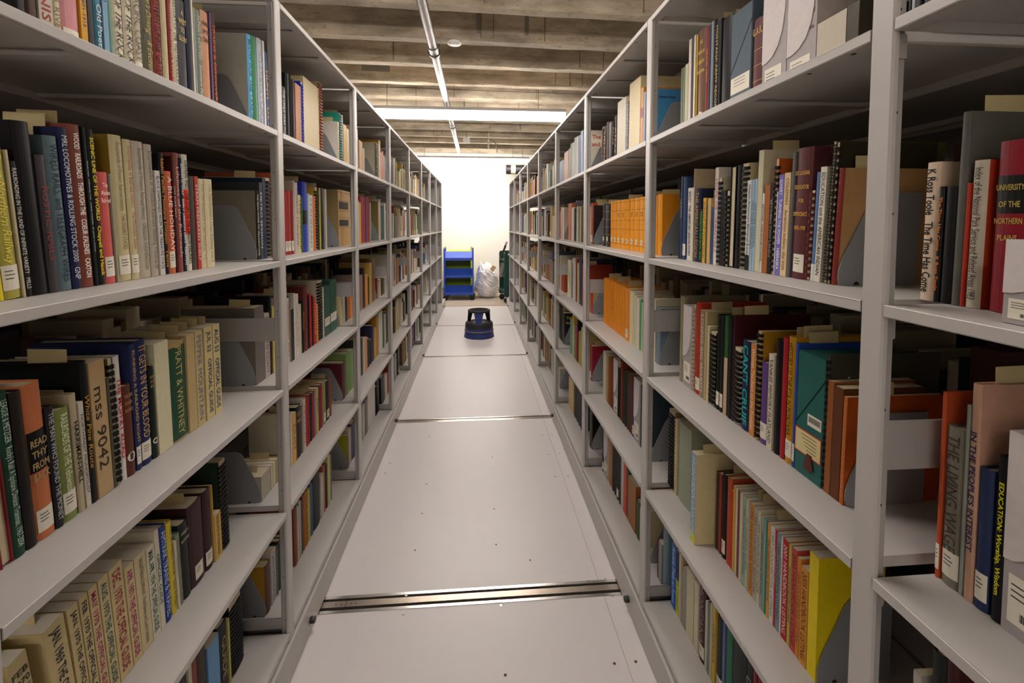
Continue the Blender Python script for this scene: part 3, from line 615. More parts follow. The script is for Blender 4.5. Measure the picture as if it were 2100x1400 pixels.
R3*|12045|263|287|||-0.4|h|131317|||||black hardcover between dark green hardcover and maroon paperback, ~|1
R3|11866|42|299|||-0.4|p|4c141c
R3*|11684|282|212|||-0.4|c|17181a||||cv=a8a8a8|black comb-bound book between maroon paperback and CAN'T CRUIF, ~|1
R3*|11304|403|241|||-0.5|h|1d2c50|CAN'T CRUIF|2cb0a4|B||navy hardcover titled CAN'T CRUIF, ~|1
R3*|10977|214|241|||-0.5|p|cc8440|Women Teachers on the Frontier|ecdcc0|||orange paperback titled Women Teachers on the Frontier, ~|1
R3*|10775|144|280|||-0.5|c|17171a||||cv=b0801e|black comb-bound book right of Women Teachers on, ~|1
R3*|10545|281|207|||-0.6|h|604280|||L||purple hardcover with white label right of black book, ~|1
R3*|10280|184|235|||-0.6|p|cfc4b0|YANKEE MEMORY FLATLAND|33302c|||beige paperback titled YANKEE MEMORY FLATLAND, ~|1
R3*|10048|216|277|||-0.6|h|121318|||||black hardcover between YANKEE MEMORY FLATLAND and red hardcover, ~|1
R3*|9842|154|287|||-0.7|h|a41c2c|||||red hardcover between black hardcover and HISTORY OF THE, ~|1
R3*|9632|223|294|||-0.7|h|bb8a10|HISTORY OF THE PTA IN MONTANA|3a2c0c|L||yellow hardcover titled HISTORY OF THE PTA IN MONTANA, ~|1
R3*|9457|80|284|||-0.7|h|2a4aa4|||L||slim blue hardcover with white label, sixth book from right, ~|1
R3*|8999|805|271|||-0.8|x|20605a||||diag;tongue|thick dark teal clamshell box right of blue hardcover, ~|1
R3*|8561|35|285||245|-0.9|c|2c2c30||||cv=4c4c3e;round|charcoal comb-bound book next to dark teal box, ~|1
R3*|8458|145|234|||-0.9|p|96592e|||||brown paperback between charcoal book and brown paperback, ~|1
R3*|8262|220|228|||-0.9|p|64381c|||||brown paperback between brown paperback and MONTANA EDUCATION &, ~|1
R3*|8090|86|216||200|-1|p|bb6224|MONTANA EDUCATION & RESOURCE GUIDE|d09060||cv=b05018|orange paperback titled MONTANA EDUCATION & RESOURCE GUIDE, ~|1
R4*|15674|494|290||||c|17171a||||cv=8c6e48|black comb-bound book beside cream paperback, ~|1
R4*|15293|210|273||||p|c0b088|||||cream paperback between black book and grey hardcover, ~|1
R4*|14699|922|279||||h|9aa28e|||||thick grey hardcover between cream paperback and MONTANA LAWYERS, ~|1
R4*|12874|296|278|44|||p|8ca2b4|MONTANA LAWYERS|c8d4dc||cv=cdbf92;band=c8cc30:.9:1|pale blue paperback titled MONTANA LAWYERS, ~|1
R4*|12532|182|234||||h|4c2c1a|||||dark brown hardcover between MONTANA LAWYERS and dark red paperback, ~|1
R4*|12357|109|240||||p|8c3a34|||||slim dark red paperback right of dark brown hardcover, ~|1
R4*|12181|202|248||||h|1e1e22|||L||black hardcover with white label right of dark red paperback, ~|1
R4*|11936|231|253||||h|b04e2e|||||red hardcover between black hardcover and red paperback, ~|1
R4|11759|85|226||||p|c82c30
R4*|11645|104|245||||p|c8a438|||||slim yellow paperback between red paperback and cream paperback, ~|1
R4*|11533|81|245||||p|cfc8b0|||||slim cream paperback between yellow paperback and dark red paperback, ~|1
R4*|11439|80|245||||p|7c3c38|||||slim dark red paperback between cream paperback and cream paperback, ~|1
R4*|11318|124|245||||p|cfc09c|||||slim cream paperback right of dark red paperback, ~|1
R4*|11176|121|245||||p|8fb4ac|1990 HANDBOOK EDITION|2a5a8c|||grey blue paperback titled 1990 HANDBOOK EDITION, ~|1
R4*|11051|94|245||||p|cfc088|1991 HANDBOOK EDITION|4a4a3c|||tan paperback titled 1991 HANDBOOK EDITION, ~|1
R4|10964|43|245||||p|9ca8c0
R4*|10849|150|245||||p|d08c2c|1992 HANDBOOK EDITION|5c3c1c|||orange paperback titled 1992 HANDBOOK EDITION, ~|1
R4*|10689|135|245||||p|b8b0a4|1993 HANDBOOK EDITION|4c4c6c|||light grey paperback titled 1993 HANDBOOK EDITION, ~|1
R4*|10544|120|245||||p|cfc5a4|1994 HANDBOOK EDITION|4c4c4c|||cream paperback titled 1994 HANDBOOK EDITION, ~|1
R4*|10414|106|240||||p|8c9ca4|1995 HANDBOOK EDITION|2c3c44|||grey blue paperback titled 1995 HANDBOOK EDITION, ~|1
R4|10322|43|240||||p|9cb87c
R4*|10257|54|240||||p|2c7c8c|||||slim teal paperback right of sage green paperback, ~|1
R4*|10163|101|240||||p|d49c34|1996 HANDBOOK EDITION|5c4010|||orange paperback titled 1996 HANDBOOK EDITION, ~|1
R4*|10026|140|240||||p|dad6d0|1997 HANDBOOK LISTING|6c6c74|||white paperback titled 1997 HANDBOOK LISTING, ~|1
R4*|9912|55|240||||p|b82430|1998 HANDBOOK LISTING|e8c8c0|||red paperback titled 1998 HANDBOOK LISTING, ~|1
R4*|9806|124|240||||p|7c929c|1999 HANDBOOK LISTING|2c3c44|||grey blue paperback titled 1999 HANDBOOK LISTING, ~|1
R4*|9702|53|240||||p|d4d0cc|2000 HANDBOOK LISTING|a05050|||white paperback titled 2000 HANDBOOK LISTING, ~|1
R4*|9571|176|240||||p|b01c2c|2001 HANDBOOK LISTING|e8d8cc|||red paperback titled 2001 HANDBOOK LISTING, ~|1
R4*|9424|87|240||||p|b8b04c|2002 HANDBOOK LISTING|3c3c14|||olive paperback titled 2002 HANDBOOK LISTING, ~|1
R4*|9287|157|240||||p|c44c48|2003 HANDBOOK LISTING|5c1c1c|||red paperback titled 2003 HANDBOOK LISTING, ~|1
R4*|9139|109|230||||p|d08436|2004 HANDBOOK LISTING|6c3c1c|||orange paperback titled 2004 HANDBOOK LISTING, ~|1
R4*|8962|215|220||||p|d49030|2005 HANDBOOK LISTING|4c300c|||orange paperback titled 2005 HANDBOOK LISTING, ~|1
R4*|8706|253|270||150||p|e2cc14|||||yellow paperback beside 2005 HANDBOOK LISTING, ~|1
R5|16714|130|156||||h|5c2c2c
R5|16478|282|158||||p|8c8c8c
R5*|16076|463|246||||h|64828a|||||grey blue hardcover beside grey paperback, ~|2
R5*|15290|350|237||||p|1f60bc|Ancient Trails to Power|cfe0f0|||blue paperback titled Ancient Trails to Power, ~|1
R5*|14981|216|235||||p|c8d42c|MONTANA BAR ATTORNEY|26304c||band=1c2c50:0:.45|yellow paperback titled MONTANA BAR ATTORNEY, ~|1
R5|14796|102|242||||p|c8c4b8
R5|14665|110|249||||p|b09a7c
R5*|14455|258|211||||p|9a9690|||||grey paperback between beige paperback and cream paperback, ~|1
R5*|14050|504|234||||p|cdc6a6||||sc=cdc6a6|thick cream paperback between grey paperback and cream paperback, ~|1
R5*|13625|248|230||||p|d2cbb0|||||cream paperback between cream paperback and MONTANA, ~|1
R5*|13276|389|265||||h|4c2e30|MONTANA|a08880|L||maroon hardcover titled MONTANA, ~|1
R5|12985|102|222||||p|c4c8bc
R5*|12847|131|230||||h|77746a|||||dark grey hardcover between white paperback and beige paperback, ~|1
R5*|12697|128|239||||p|b4b09c|||||slim beige paperback between dark grey hardcover and GUIDE BOOK, ~|1
R5*|12532|161|249||||p|c8a848|GUIDE BOOK|4c3c1c|||yellow paperback titled GUIDE BOOK, ~|1
R5*|12232|327|237||||h|22242a|||L||black hardcover with white label right of GUIDE BOOK, ~|1
R5*|11994|108|251||||p|5c6c9c|||||slim blue paperback between black hardcover and green hardcover, ~|1
R5*|11775|279|267||||h|2c7054|||||green hardcover between blue paperback and black hardcover, ~|1
R5*|11290|654|280||||h|1c2a28|||||thick black hardcover between green hardcover and LAW, ~|1
R5*|10796|288|264||||h|24262c|LAW|9c9c94|||navy hardcover titled LAW, ~|1
R5*|10574|122|256||||h|8c1c28|||||slim dark red hardcover between LAW and dark red hardcover, ~|1
R5*|10360|272|264||||h|7c1424|||||dark red hardcover beside dark red hardcover, ~|1
L1*|18270|471|225||||h|2c2d32|THE ONLY WAY TO FLY|b0b0b4|||charcoal hardcover titled THE ONLY WAY TO FLY, ~|1
L1*|18683|296|288||||h|17181c|||||black hardcover between THE ONLY WAY and black hardcover, ~|1
L1|18949|190|290||||h|14151a
L1*|19206|280|281||||h|1a1a20|||||black hardcover between black hardcover and orange paperback, ~|1
L1*|19684|596|275||||p|ab6c40|||||thick orange paperback between black hardcover and blue book, ~|1
L1|20114|216|301||||c|2438b4||||cv=2438b4
L1*|21191|1887|331||||p|c9b78e|||||tall thick cream paperback right of blue book, ~|1
L1*|22397|468|368||||c|8a4a30||||cv=c9b78e|tall dark red comb-bound book beside cream paperback, ~|1
L1|25093|199|244||225||p|c89a50||||cv=d4ccc4
L1|25450|446|299||||c|2a9c84||||cv=2a9c84
L1|25823|227|299||||p|17181c
L1|26292|573|254||||p|d8a224
L1|26833|430|242||||p|d8c070
L2|18288|220|250||||h|a03630|||L
L2*|18577|316|253||||h|a03630|||L||red hardcover with white label right of red hardcover, ~|1
L2|18871|226|253||||h|8c2a2c|||L
L2|19093|173|297||||h|b4a49c
L2*|19330|256|292||||h|cac0b4|COEUR D'ALENE|5c5c7c|||white hardcover titled COEUR D'ALENE, ~|1
L2|19650|301|243||||h|dccb94|THE ORIOLE|4c4434
L2|19882|114|237||||h|4a6c44
L2*|20234|540|302||||h|2c3ca4||||band=1c1418:.4:.6|thick blue hardcover between green hardcover and pale blue paperback, ~|1
L2|20571|83|256||||p|a8c4dc
L2*|20855|432|251||||p|d8d2c8|STANDARD|7c7468|||white paperback between pale blue paperback and orange paperback, ~|1
L2|21259|323|246||||p|cc6c20
L2|21582|267|290||||c|17171a||||cv=b08c3c
L2|21865|241|290||||h|141418
L2|22057|86|292||||p|c8b850
L2*|22415|573|293||||h|131317|||||thick black hardcover between olive paperback and light grey paperback, ~|1
L2|22846|228|292||||p|b8b4a4
L2*|26094|2312|308||245||h|c49c5c||||cv=8c7850;patch|thick tan hardcover beside white paperback, ~|2
L3|18189|183|259||||p|d0c8bc|NORTHWEST RAILS|b83828
L3|18372|139|269||||p|7c6c64
L3|18597|266|209||||p|2a2828
L3|18826|146|269||||p|d8d4cc
L3*|19067|289|262||||p|d4cac4|GALLATIN|b09c98|||white paperback titled GALLATIN, ~|1
L3|19290|110|217||||p|c8ccc4
L3|19479|221|212||||h|c8baa0
L3|19727|227|223||||h|1c1c1c|GOLD|b08c3c
L3*|20075|418|283||||h|6c2c2c|||||dark red hardcover between GOLD and black hardcover, ~|1
L3|20416|214|230||||h|1e221e
L3|20643|188|238||||h|b83434
L3|20860|192|227||||h|24242a
L3|21097|229|215||||h|b4302c|FORTUNE|e8c8b8
L3|21362|246|180||||p|c87c44
L3*|21807|587|283||||c|17171a||||cv=c4b8a4|thick black comb-bound book right of orange paperback, ~|1
L3|22210|160|246||||p|d2c6a0
L3*|22783|854|246||||x|2c5652|||||thick dark teal clamshell box right of cream paperback, ~|1
L3*|23740|997|263||||x|305a48||||diag|thick dark green clamshell box beside dark teal box, ~|1
L3|25040|431|152||||p|c0b484
L3|25509|433|146||||p|c8c4bc
L3|26022|516|140||||h|26302c
L3|26502|367|123||||h|a86c44
L3|27013|505|129||||p|d8823c
L4|18245|157|216||||p|d0c8b0
L4*|18527|346|207||||p|dcac58|DUST|7c5424|||tan paperback titled DUST, ~|1
L4|18759|71|199||||p|7c3424
L4*|19055|456|215||||h|1f2c30|OLD/NAG|b09858|H||dark teal hardcover titled OLD NAG, ~|1
L4|19386|159|207||||p|8c7c6c
L4*|19667|353|221||||h|c8c4c0|FALLON|b85a4c|||white hardcover between taupe paperback and red hardcover, ~|1
L4|19964|189|215||||h|a83c30
L4|20186|203|216||||h|9c2c28
L4|20454|281|213||||h|20263a
L4|20766|289|209||||h|9c302c
L4|20978|80|209||||p|88b0c4
L4|21169|246|212||||p|dca424|MAH|5c3c0c
L4|21447|253|208||||h|2c4474
L4|21773|342|208||||h|94202c
L4|22188|428|205||||h|90904c|||L
L4|22669|472|197||||h|24242e|||L
L4|23104|334|190||||h|8a4838
L4|25393|626|204||238||h|5c2028
L4|26092|695|237||||h|6c8a4c
L4*|26931|901|228||||h|7a9858|||||thick green hardcover between green hardcover and charcoal hardcover, ~|2
L5|18485|251|240||||h|7c3c2c
L5|18701|134|230||||p|c8b49c
L5|18901|217|240||||p|a8a49c
L5|19126|186|230||||h|24504c
L5|19344|200|240||||h|8c4a2c
L5*|19640|341|240||||h|a86c24|THE NORTH|3c2410|||orange hardcover titled THE NORTH, ~|1
L5|19983|294|230||||h|b8a83c
L5|20297|282|237||||h|3c5c84
L5*|20899|867|269||||h|1e2230|||||thick navy hardcover between blue hardcover and light grey paperback, ~|1
L5|21568|413|203||||p|b8b4a4
L5|21957|307|227||||h|a85c44
L5|22262|242|215||||h|2c2824
L5|22577|325|244||||p|c4c888
L5|22926|309|235||||h|8c6c5c
L5|25873|161|192||245||p|3a4480||||cv=8a8a18
L5|26335|617|207||||h|b09c90
L5|27123|875|217||||h|3c3c54
L5|27794|380|224||||p|c8c4a8
R1|28067|286|281||238||h|ddd5c4||||cvt=The Plow/and the Land;cc=b82c24
R1|25075|228|243|||-0.5|c|5c4434||||cv=5c4434
R1|24713|417|236|||-0.5|h|1f2024|HELENA|d0a050
R1|24235|401|248|||-0.6|h|5c3634
R1*|23650|665|235|||-0.7|h|33353e|||||thick navy hardcover between maroon hardcover and ATLAS, ~|2
R1|23157|252|256|||-0.9|h|1c1d22|ATLAS|d0a030
R1|22764|464|249|||-0.9|h|1c1d22|ATLAS|c89a40
R1*|21845|1282|302|||-1|p|d9d1ba|||||thick cream paperback between ATLAS and MONTANA NEWS, ~|2
R1|21005|313|271|||-1.4|p|4c5060|MONTANA NEWS|b0b4c0
R1*|20058|1406|338|||-1.5|p|d9c99c|||||tall thick cream paperback between MONTANA NEWS and orange paperback, ~|2
R1*|19154|310|279|||-1.9|p|d08a3c||||band=a03028:.3:.45|orange paperback between cream paperback and pale blue paperback, ~|2
R1|18862|224|253|||-2|p|8c98ac
R2|27794|284|232||||p|d4c8a4
R2|27357|497|251||||h|c04424|||L
R2|26958|209|236||238||p|3c342c||||cv=3a2420
R2|24733|506|234||||h|2a2620|||r|bands
R2*|24023|837|229||||h|26221e|||r|bands|thick black hardcover with round label right of black hardcover, ~|2
R2|23249|580|240||||h|ea9a20|||r|lines
R2|22690|469|241||||h|ea9a20|||r|lines
R2*|22114|618|240||||h|ea9a20|||r|lines|thick orange hardcover with round label right of orange hardcover, ~|2
R2*|21432|681|240||||h|ea9a20|||r|lines|thick orange hardcover with round label, sixth book from left, ~|2
R2|20880|362|239||||h|ea9a20|||r|lines
R2|20598|144|239||||h|ea9a20|||r|lines
R2*|20231|530|239||||h|ea9a20|||r|lines|thick orange hardcover with round label, ninth book from left, ~|2
R2*|19615|646|238||||h|ea9a20|||r|lines|thick orange hardcover with round label, tenth book from left, ~|2
R2*|18973|586|238||||h|ea9a20|||r|lines|thick orange hardcover with round label, eleventh book from left, ~|2
R3|27625|326|123||||p|a8744c
R3|27197|437|132||238||h|b83430||||cv=b09a70
R3|24494|339|251||||h|e28c22
R3|24145|282|252||||h|e28c22
R3|23791|351|253||||h|e28c22
R3|23371|414|252||||h|e28c22
R3|22965|328|252||||h|e28c22|LAWS|8c4c10
R3|22573|387|251||||h|e28c22
R3|22159|373|249||||h|e28c22
R3|21759|360|249||||h|e28c22
R3|21343|410|250||||h|e28c22
R3*|20706|802|246||||h|e28c22|||L||thick orange hardcover with white label right of orange hardcover, ~|2
R3*|20061|430|242||||p|d6cdaa|||||cream paperback between orange hardcover and cream paperback, ~|2
R3|19723|189|239||||p|cfc8a0
R3|19488|227|231||||p|d0c9a8
R3|19217|262|225||||p|d8d4c0
R3|18932|234|218||||h|2ca274
R3|18738|102|214||||p|d8c890
R4|27296|610|217||245||h|8e1a30|||L
R4|24245|533|263||||p|c4c6b4
R4|23762|324|257||||p|b08a54
R4|23398|330|254||||h|8c4c28
R4|23066|261|262||||h|7c3c20
R4|22744|312|270||||h|80482c
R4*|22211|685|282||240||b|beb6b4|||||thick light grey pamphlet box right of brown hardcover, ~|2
R4|21726|219|262||||w|20202a
R4|21464|240|299||||h|7c3220
R4|21152|321|255||||h|3a3024
R4|20805|311|260||||h|2a2420
R4|20469|302|266||||h|4c3c2c
R4|20188|201|267||||h|5c3a28
R4|19965|186|267||||h|6c3824
R4|19715|236|252||||h|2c3c74|||L
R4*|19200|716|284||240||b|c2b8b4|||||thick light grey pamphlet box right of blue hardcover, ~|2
R4|18729|174|272||||h|3c4c54
R5|27210|655|258||225||h|3c3024||||cv=1c1614
R5|24430|398|233||||h|1c2630|||L
R5*|23803|778|273||240||b|c2bab6|||||thick light grey pamphlet box right of navy hardcover, ~|2
R5|23085|553|254||||h|a87c44||||bands
R5|22588|371|256||||h|2c2622
R5|22209|317|248||||h|302a26
R5|21837|361|245||||h|26241f|||L
R5|21430|388|253||||h|24303c
R5|21030|348|253||||p|c4beb8
R5|20632|385|260||||p|cc4c30
R5|20318|184|258||||h|3c5c58
R5*|19696|1000|217||||p|9a6430|||||thick brown paperback right of dark teal hardcover, ~|2
R5*|18923|492|170||||h|3c5434|||||short dark green hardcover between brown paperback and cream paperback, ~|2
R5|18465|371|160||||p|c4b48c
L1|28896|189|285||||p|c8c4bc
L1|29152|233|223||||h|8a4a3c
L1|29704|780|226||||p|c89c64
L1|30378|470|192||||p|c4a468
L1|34374|914|295||225||c|17171a||||cv=b4ac94
L1|35214|638|329||||p|d0a024
L1|35777|357|250||||p|c46460
L1|36269|492|267||||p|b83830
L1|36789|410|239||||p|c07468
L2|28881|272|266||||p|d4ccc0
L2|29263|402|257||||p|dcb424
L2|29869|631|298||||h|a8343c
L2|30452|436|301||||h|b04044
L2|30854|266|304||||h|3c4c84
L2|31234|390|306||||h|b44a4c
L2|31658|353|304||||h|a83c40
L2|32033|288|270||||p|8ca08c
L2|34660|396|292||238||p|b8a478||||cv=7c6c40
L2|35096|348|310||||p|cfc4a8
L2|35530|387|261||||h|3c548c
L2|35989|397|257||||h|6c7c54
L2|36412|312|265||||h|3c6c94
L2|36864|450|280||||p|c8c4b4
L3|28989|441|225||||h|8c7c74
L3|29527|542|224||||h|a0786c
L3|30085|476|262||||h|2c2c34
L3|30667|586|212||||p|dc9444
L3|31269|515|188||||h|34322c
L3|31848|534|280||||p|c0a050
L3*|32767|1191|308||||h|7c5a34|||||thick brown hardcover between tan paperback and dark red hardcover, ~|2
L3|33880|370|148||||h|7c1c2c
L3|34774|463|134||||p|c8b48c
L3|35341|540|133||||h|2c4430
L3|35990|623|126||||h|5c3c2c
L3|36829|916|122||||p|a8a49c
L4|29277|541|233||||h|4c4a48
L4|29767|342|231||||p|d8ccb4
L4|30278|579|218||||p|dc9c64
L4|30994|749|194||||h|20241f
L4|31717|587|170||||h|2c2c2c
L4|32347|560|256||||h|3c3c60
L4|32976|582|220||||p|d8a850
L4|33687|719|291||238||p|b8841c
L4|34761|1301|301||||p|d8d4cc
L4|35791|624|271||||h|3c5c34
L4|36431|516|252||||p|b8b4a0
L4|37097|671|259||||h|2c3c3c
L5|29426|426|226||||p|c4bca4
L5|29887|395|235||||h|5c5c84
L5|30362|454|225||||h|8c8478
L5*|31743|2202|269||||h|d2ccc8|||||thick white hardcover between taupe hardcover and navy book, ~|2
L5|33092|376|214||||w|20242c
L5|33703|723|243||||h|1c1e22
L5|35439|1183|209||||h|24262c
L5|36429|655|182||||p|c8c0a8
L5|37171|682|171||||h|b84430
R1|37195|2250|221||||h|3c5c84
R1|35183|1625|264||||p|b8763e
R1|33969|542|270||||p|6c5c4c
R1|33371|523|297||||p|7c8474
R1|32709|672|291||||p|b4bca8
R1|32044|537|315||||p|b8bcc0
R1|31406|620|309||||p|d4d4d0
R1|30642|491|305||||p|3c5c9c
R1|30058|568|322||||p|a8bcd8
R2|37702|673|229||||h|a84c3c
R2|36962|647|261||||p|b4a49c
R2|36250|623|258||||p|c8bca8
R2|33812|1212|278||||h|c46444
R2|32770|624|245||||p|d0ccc0
R2|32151|491|237||||h|26282c
R2|31633|315|289||||w|6c7078
R2|31238|359|246||||p|c8c49c
R2|30776|450|232||||h|3c4c94
R2|30399|192|237||||p|b8b474
R2|29915|665|243||||h|5c3a24
R3|36796|720|187||||h|a84428
R3|36082|553|194||||h|b04c30
R3*|33726|1317|278||||p|dcd6b0|||||thick cream paperback beside dark green paperback, ~|3
R3|32802|284|263||||p|4c5c54
R3|32181|832|305||||p|cfccc8
R3|31573|263|303||||h|a83c38
R3|31253|258|282||||h|4c4c4c
R3|30914|304|279||||p|d0c088
R3|30261|886|313||||h|2c3454
R3|29625|279|279||||h|a03c28
R4|37154|1262|301||||w|c8b894
R4|36026|837|252||225||h|22242a||||cvt=Yellow/Story;cc=e0c020
R4|33055|945|263||||h|6c9ca0
R4|32322|393|318||||p|dcc040
R4|31872|382|242||||h|4c84bc
R4|31382|478|250||||h|b83c34
R4|30930|308|299||||h|1c2422
R4|30493|452|226||||h|b4a844
R4|30016|389|243||||h|a89c4c
R4|29555|425|277||||p|c0b070
R5|37664|767|166||238||p|a8a8a4
R5|32913|1512|234||||p|d8bc88
R5|31681|713|235||||h|2c3430
R5|30976|577|249||||h|3a3228
R5|30327|605|260||||h|34302a
R5|29643|651|268||||h|2c2824
"""
BOOKENDS=[
('L', 1, 1, -0.7403, 1.5607, 0.0, 'grey steel bookend against BLOW FOR THE, top shelf of second left bay'),
('L', 1, 2, -0.7402, 1.5867, 0.0, 'grey steel bookend against THE IRON HORSE, second shelf of second left bay'),
('L', 1, 3, -0.7501, 1.5732, 0.0, 'grey steel bookend against dark grey paperback, third shelf of second left bay'),
('L', 1, 4, -0.7501, 1.5901, 0.0, 'grey steel bookend against grey paperback, fourth shelf of second left bay'),
('L', 1, 5, -0.7501, 1.6034, 0.0, 'grey steel bookend against maroon hardcover, bottom shelf of second left bay'),
('R', 2, 1, 0.7086, 1.7614, 0.0, 'grey steel bookend against blue hardcover, top shelf of third right bay'),
('R', 2, 2, 0.7089, 1.6872, -0.0, 'grey steel bookend against orange hardcover, second shelf of third right bay'),
('R', 1, 2, 0.712, 0.8371, -3.0, 'grey steel bookend against dark red hardcover, second shelf of second right bay'),
('R', 2, 3, 0.7089, 1.6854, -0.0, 'grey steel bookend against pale blue hardcover, third shelf of third right bay'),
('R', 1, 3, 0.7121, 0.8012, -1.0, 'grey steel bookend against MONTANA EDUCATION &, third shelf of second right bay'),
('R', 2, 4, 0.7087, 1.749, 0.0, 'grey steel bookend against dark teal hardcover, fourth shelf of third right bay'),
('R', 1, 4, 0.7119, 0.8544, 0.0, 'grey steel bookend against yellow paperback, fourth shelf of second right bay'),
('R', 2, 5, 0.7087, 1.7426, 0.0, 'grey steel bookend against maroon hardcover, bottom shelf of third right bay'),
('L', 2, 1, -0.7366, 2.4958, 0.0, 'grey steel bookend against tan paperback, top shelf of third left bay'),
('L', 2, 2, -0.7362, 2.4903, 0.0, 'grey steel bookend against tan hardcover, second shelf of third left bay'),
('L', 1, 3, -0.7366, 2.4715, 0.0, 'grey steel bookend against cream paperback, third shelf of second left bay'),
('L', 2, 4, -0.7365, 2.5044, 0.0, 'grey steel bookend against maroon hardcover, fourth shelf of third left bay'),
('L', 2, 5, -0.7363, 2.5757, 0.0, 'grey steel bookend against blue paperback, bottom shelf of third left bay'),
('R', 3, 1, 0.7049, 2.7888, 0.0, 'grey steel bookend against white hardcover, top shelf of fourth right bay'),
('R', 3, 2, 0.7053, 2.6819, 0.0, 'grey steel bookend against dark brown paperback, second shelf of fourth right bay'),
('R', 3, 3, 0.7052, 2.6943, 0.0, 'grey steel bookend against red hardcover, third shelf of fourth right bay'),
('R', 3, 4, 0.7052, 2.6956, 0.0, 'grey steel bookend against dark red hardcover, fourth shelf of fourth right bay'),
('R', 3, 5, 0.7052, 2.6847, 0.0, 'grey steel bookend against dark brown hardcover, bottom shelf of fourth right bay'),
('L', 2, 1, -0.7329, 3.3882, 0.0, 'grey steel bookend against black comb-bound book, top shelf of third left bay'),
('L', 3, 2, -0.7328, 3.4427, 0.0, 'grey steel bookend against tan paperback, second shelf of fourth left bay'),
('L', 2, 3, -0.733, 3.366, 0.0, 'grey steel bookend against dark red hardcover, third shelf of third left bay'),
('R', 4, 2, 0.7019, 3.5903, 0.0, 'grey steel bookend against beige paperback, second shelf of fifth right bay'),
('R', 4, 4, 0.702, 3.5572, 0.0, 'grey steel bookend against black hardcover, fourth shelf of fifth right bay'),
('R', 4, 5, 0.7014, 3.7246, 0.0, 'grey steel bookend against grey paperback, bottom shelf of fifth right bay'),
]
FILLED={('L', 1): 3.699, ('L', 2): 3.709, ('L', 3): 3.729, ('L', 4): 3.743, ('L', 5): 3.751, ('R', 1): 3.832, ('R', 2): 3.804, ('R', 3): 3.716, ('R', 4): 3.778, ('R', 5): 3.805}

REST = MB()
slips = random.Random(3)
SHELF = {1: 'top shelf', 2: 'second shelf', 3: 'third shelf', 4: 'fourth shelf', 5: 'bottom shelf'}
BOOKS = []
for row in BOOK_TABLE.strip().split('\n'):
    f = row.split('|'); f += ['']*(15-len(f))
    side, sh = f[0][0], int(f[0][1]); y = int(f[1])/1e4; w = int(f[2])/1e4; h = int(f[3])/1e3
    sb = int(f[4])/1e3 if f[4] else .10; d = int(f[5])/1e3 if f[5] else max(.13, min(.74*h, DEP-sb-.012))
    x = front(side, y)+(-sb if side == 'L' else sb)
    fl = {}
    for q in f[12].split(';'):
        if q: a, _, b = q.partition('='); fl[a] = b or 1
    label = f[13]
    if label: label = label.replace('~', f"{SHELF[sh]} of {ordn[int(f[14])]} {'left' if side == 'L' else 'right'} bay")
    BOOKS.append((side, 0, sh, x, y, w, h, d, float(f[6] or 0), f[7], f[8], f[9], f[10], f[11], fl, 1 if f[0].endswith('*') else 0, label))
# the farther bays: rows of small books up to the end of each rack
FAR = '3c4a74 8c3a30 c8bca0 b8b0a0 2c3430 5c4434 d0c8b8 6c8c6c a08040 22262e 4c6c8c c87838 d8d4cc 7c2c30 b0a890 d0b050 385848 9c9c94 141418 c0b49c'.split()
fr = random.Random(5)
def fill(side, k, sh, a, b):
    base = (YA if side == 'L' else YC)+(k-1)*BAY
    y = max(base+.03+a*.86, FILLED.get((side, sh), 0)+.01); e = base+.03+b*.86
    while y < e:
        w = fr.choice([.012, .018, .024, .03, .036, .045, .055]); h = fr.uniform(.19, .3); ym = y+w/2
        BOOKS.append((side, 0, sh, front(side, ym)+(-.1 if side == 'L' else .1), ym, w-.0006, h, min(.74*h, .24), 0, fr.choice('hhhpppc'), fr.choice(FAR), '', '', 'L' if fr.random() < .3 else '', {}, 0, ''))
        y += w+(.0006 if fr.random() < .95 else .03)
for k in (3, 4, 5):
    for sh in range(1, 6): fill('L', k, sh, .02, fr.uniform(.3, .5)); fill('L', k, sh, fr.uniform(.62, .7), .95)
fill('L', 6, 3, .15, .5); fill('L', 6, 1, .1, .2); fill('L', 6, 4, .3, .4)
for k in (3, 4, 5, 6, 7):
    for sh in range(1, 6): fill('R', k, sh, .02, fr.uniform(.35, .55)); fill('R', k, sh, fr.uniform(.62, .7), .97)
fill('R', 8, 1, .2, .8)
for (side, k, sh, x, y, w, h, d, lean, kind, hx, txt, tc, flags, fl, lod, label) in BOOKS:
    z = SZ[sh]+.0004; near = -1 if side == 'L' else 1
    if slips.random() < .3 and kind in 'hp' and h < .33: flags = flags+'S'
    parts = book_geo(w, h, d, kind, hx, near, fl, txt, tc, flags, 1 if lod else 0)
    rz = math.pi/2 if side == 'L' else -math.pi/2
    # a leaning book pivots on its lower corner
    ang = -R(lean)
    piv = -w/2 if lean > 0 else w/2
    M = Matrix.Translation((x, y, z)) @ Matrix.Rotation(rz, 4, 'Z') @ Matrix.Translation((piv, 0, 0)) @ Matrix.Rotation(ang, 4, 'Y') @ Matrix.Translation((-piv, 0, 0))
    if not lod:
        for n, p in parts:
            o = len(REST.v); REST.v += [tuple(M @ Vector(v)) for v in p.v]; REST.f += [tuple(o+i for i in f) for f in p.f]
            ids = [REST.idx(m) for m in p.m]; REST.mi += [ids[i] for i in p.mi]; REST.smooth += p.smooth
        continue
    r = empty(NAMES[kind]); r.matrix_world = M
    word = 'left' if side == 'L' else 'right'
    tag(r, label, 'box' if kind in 'bx' else 'book', ('boxes' if kind in 'bx' else 'books')+f' on the {SHN[sh]} shelf of the {word} rack')
    for n, p in parts: p.build(n, r)
rest = REST.build('distant_books'); tag(rest, 'many small books filling the farther bays of both racks', 'books', kind='stuff')

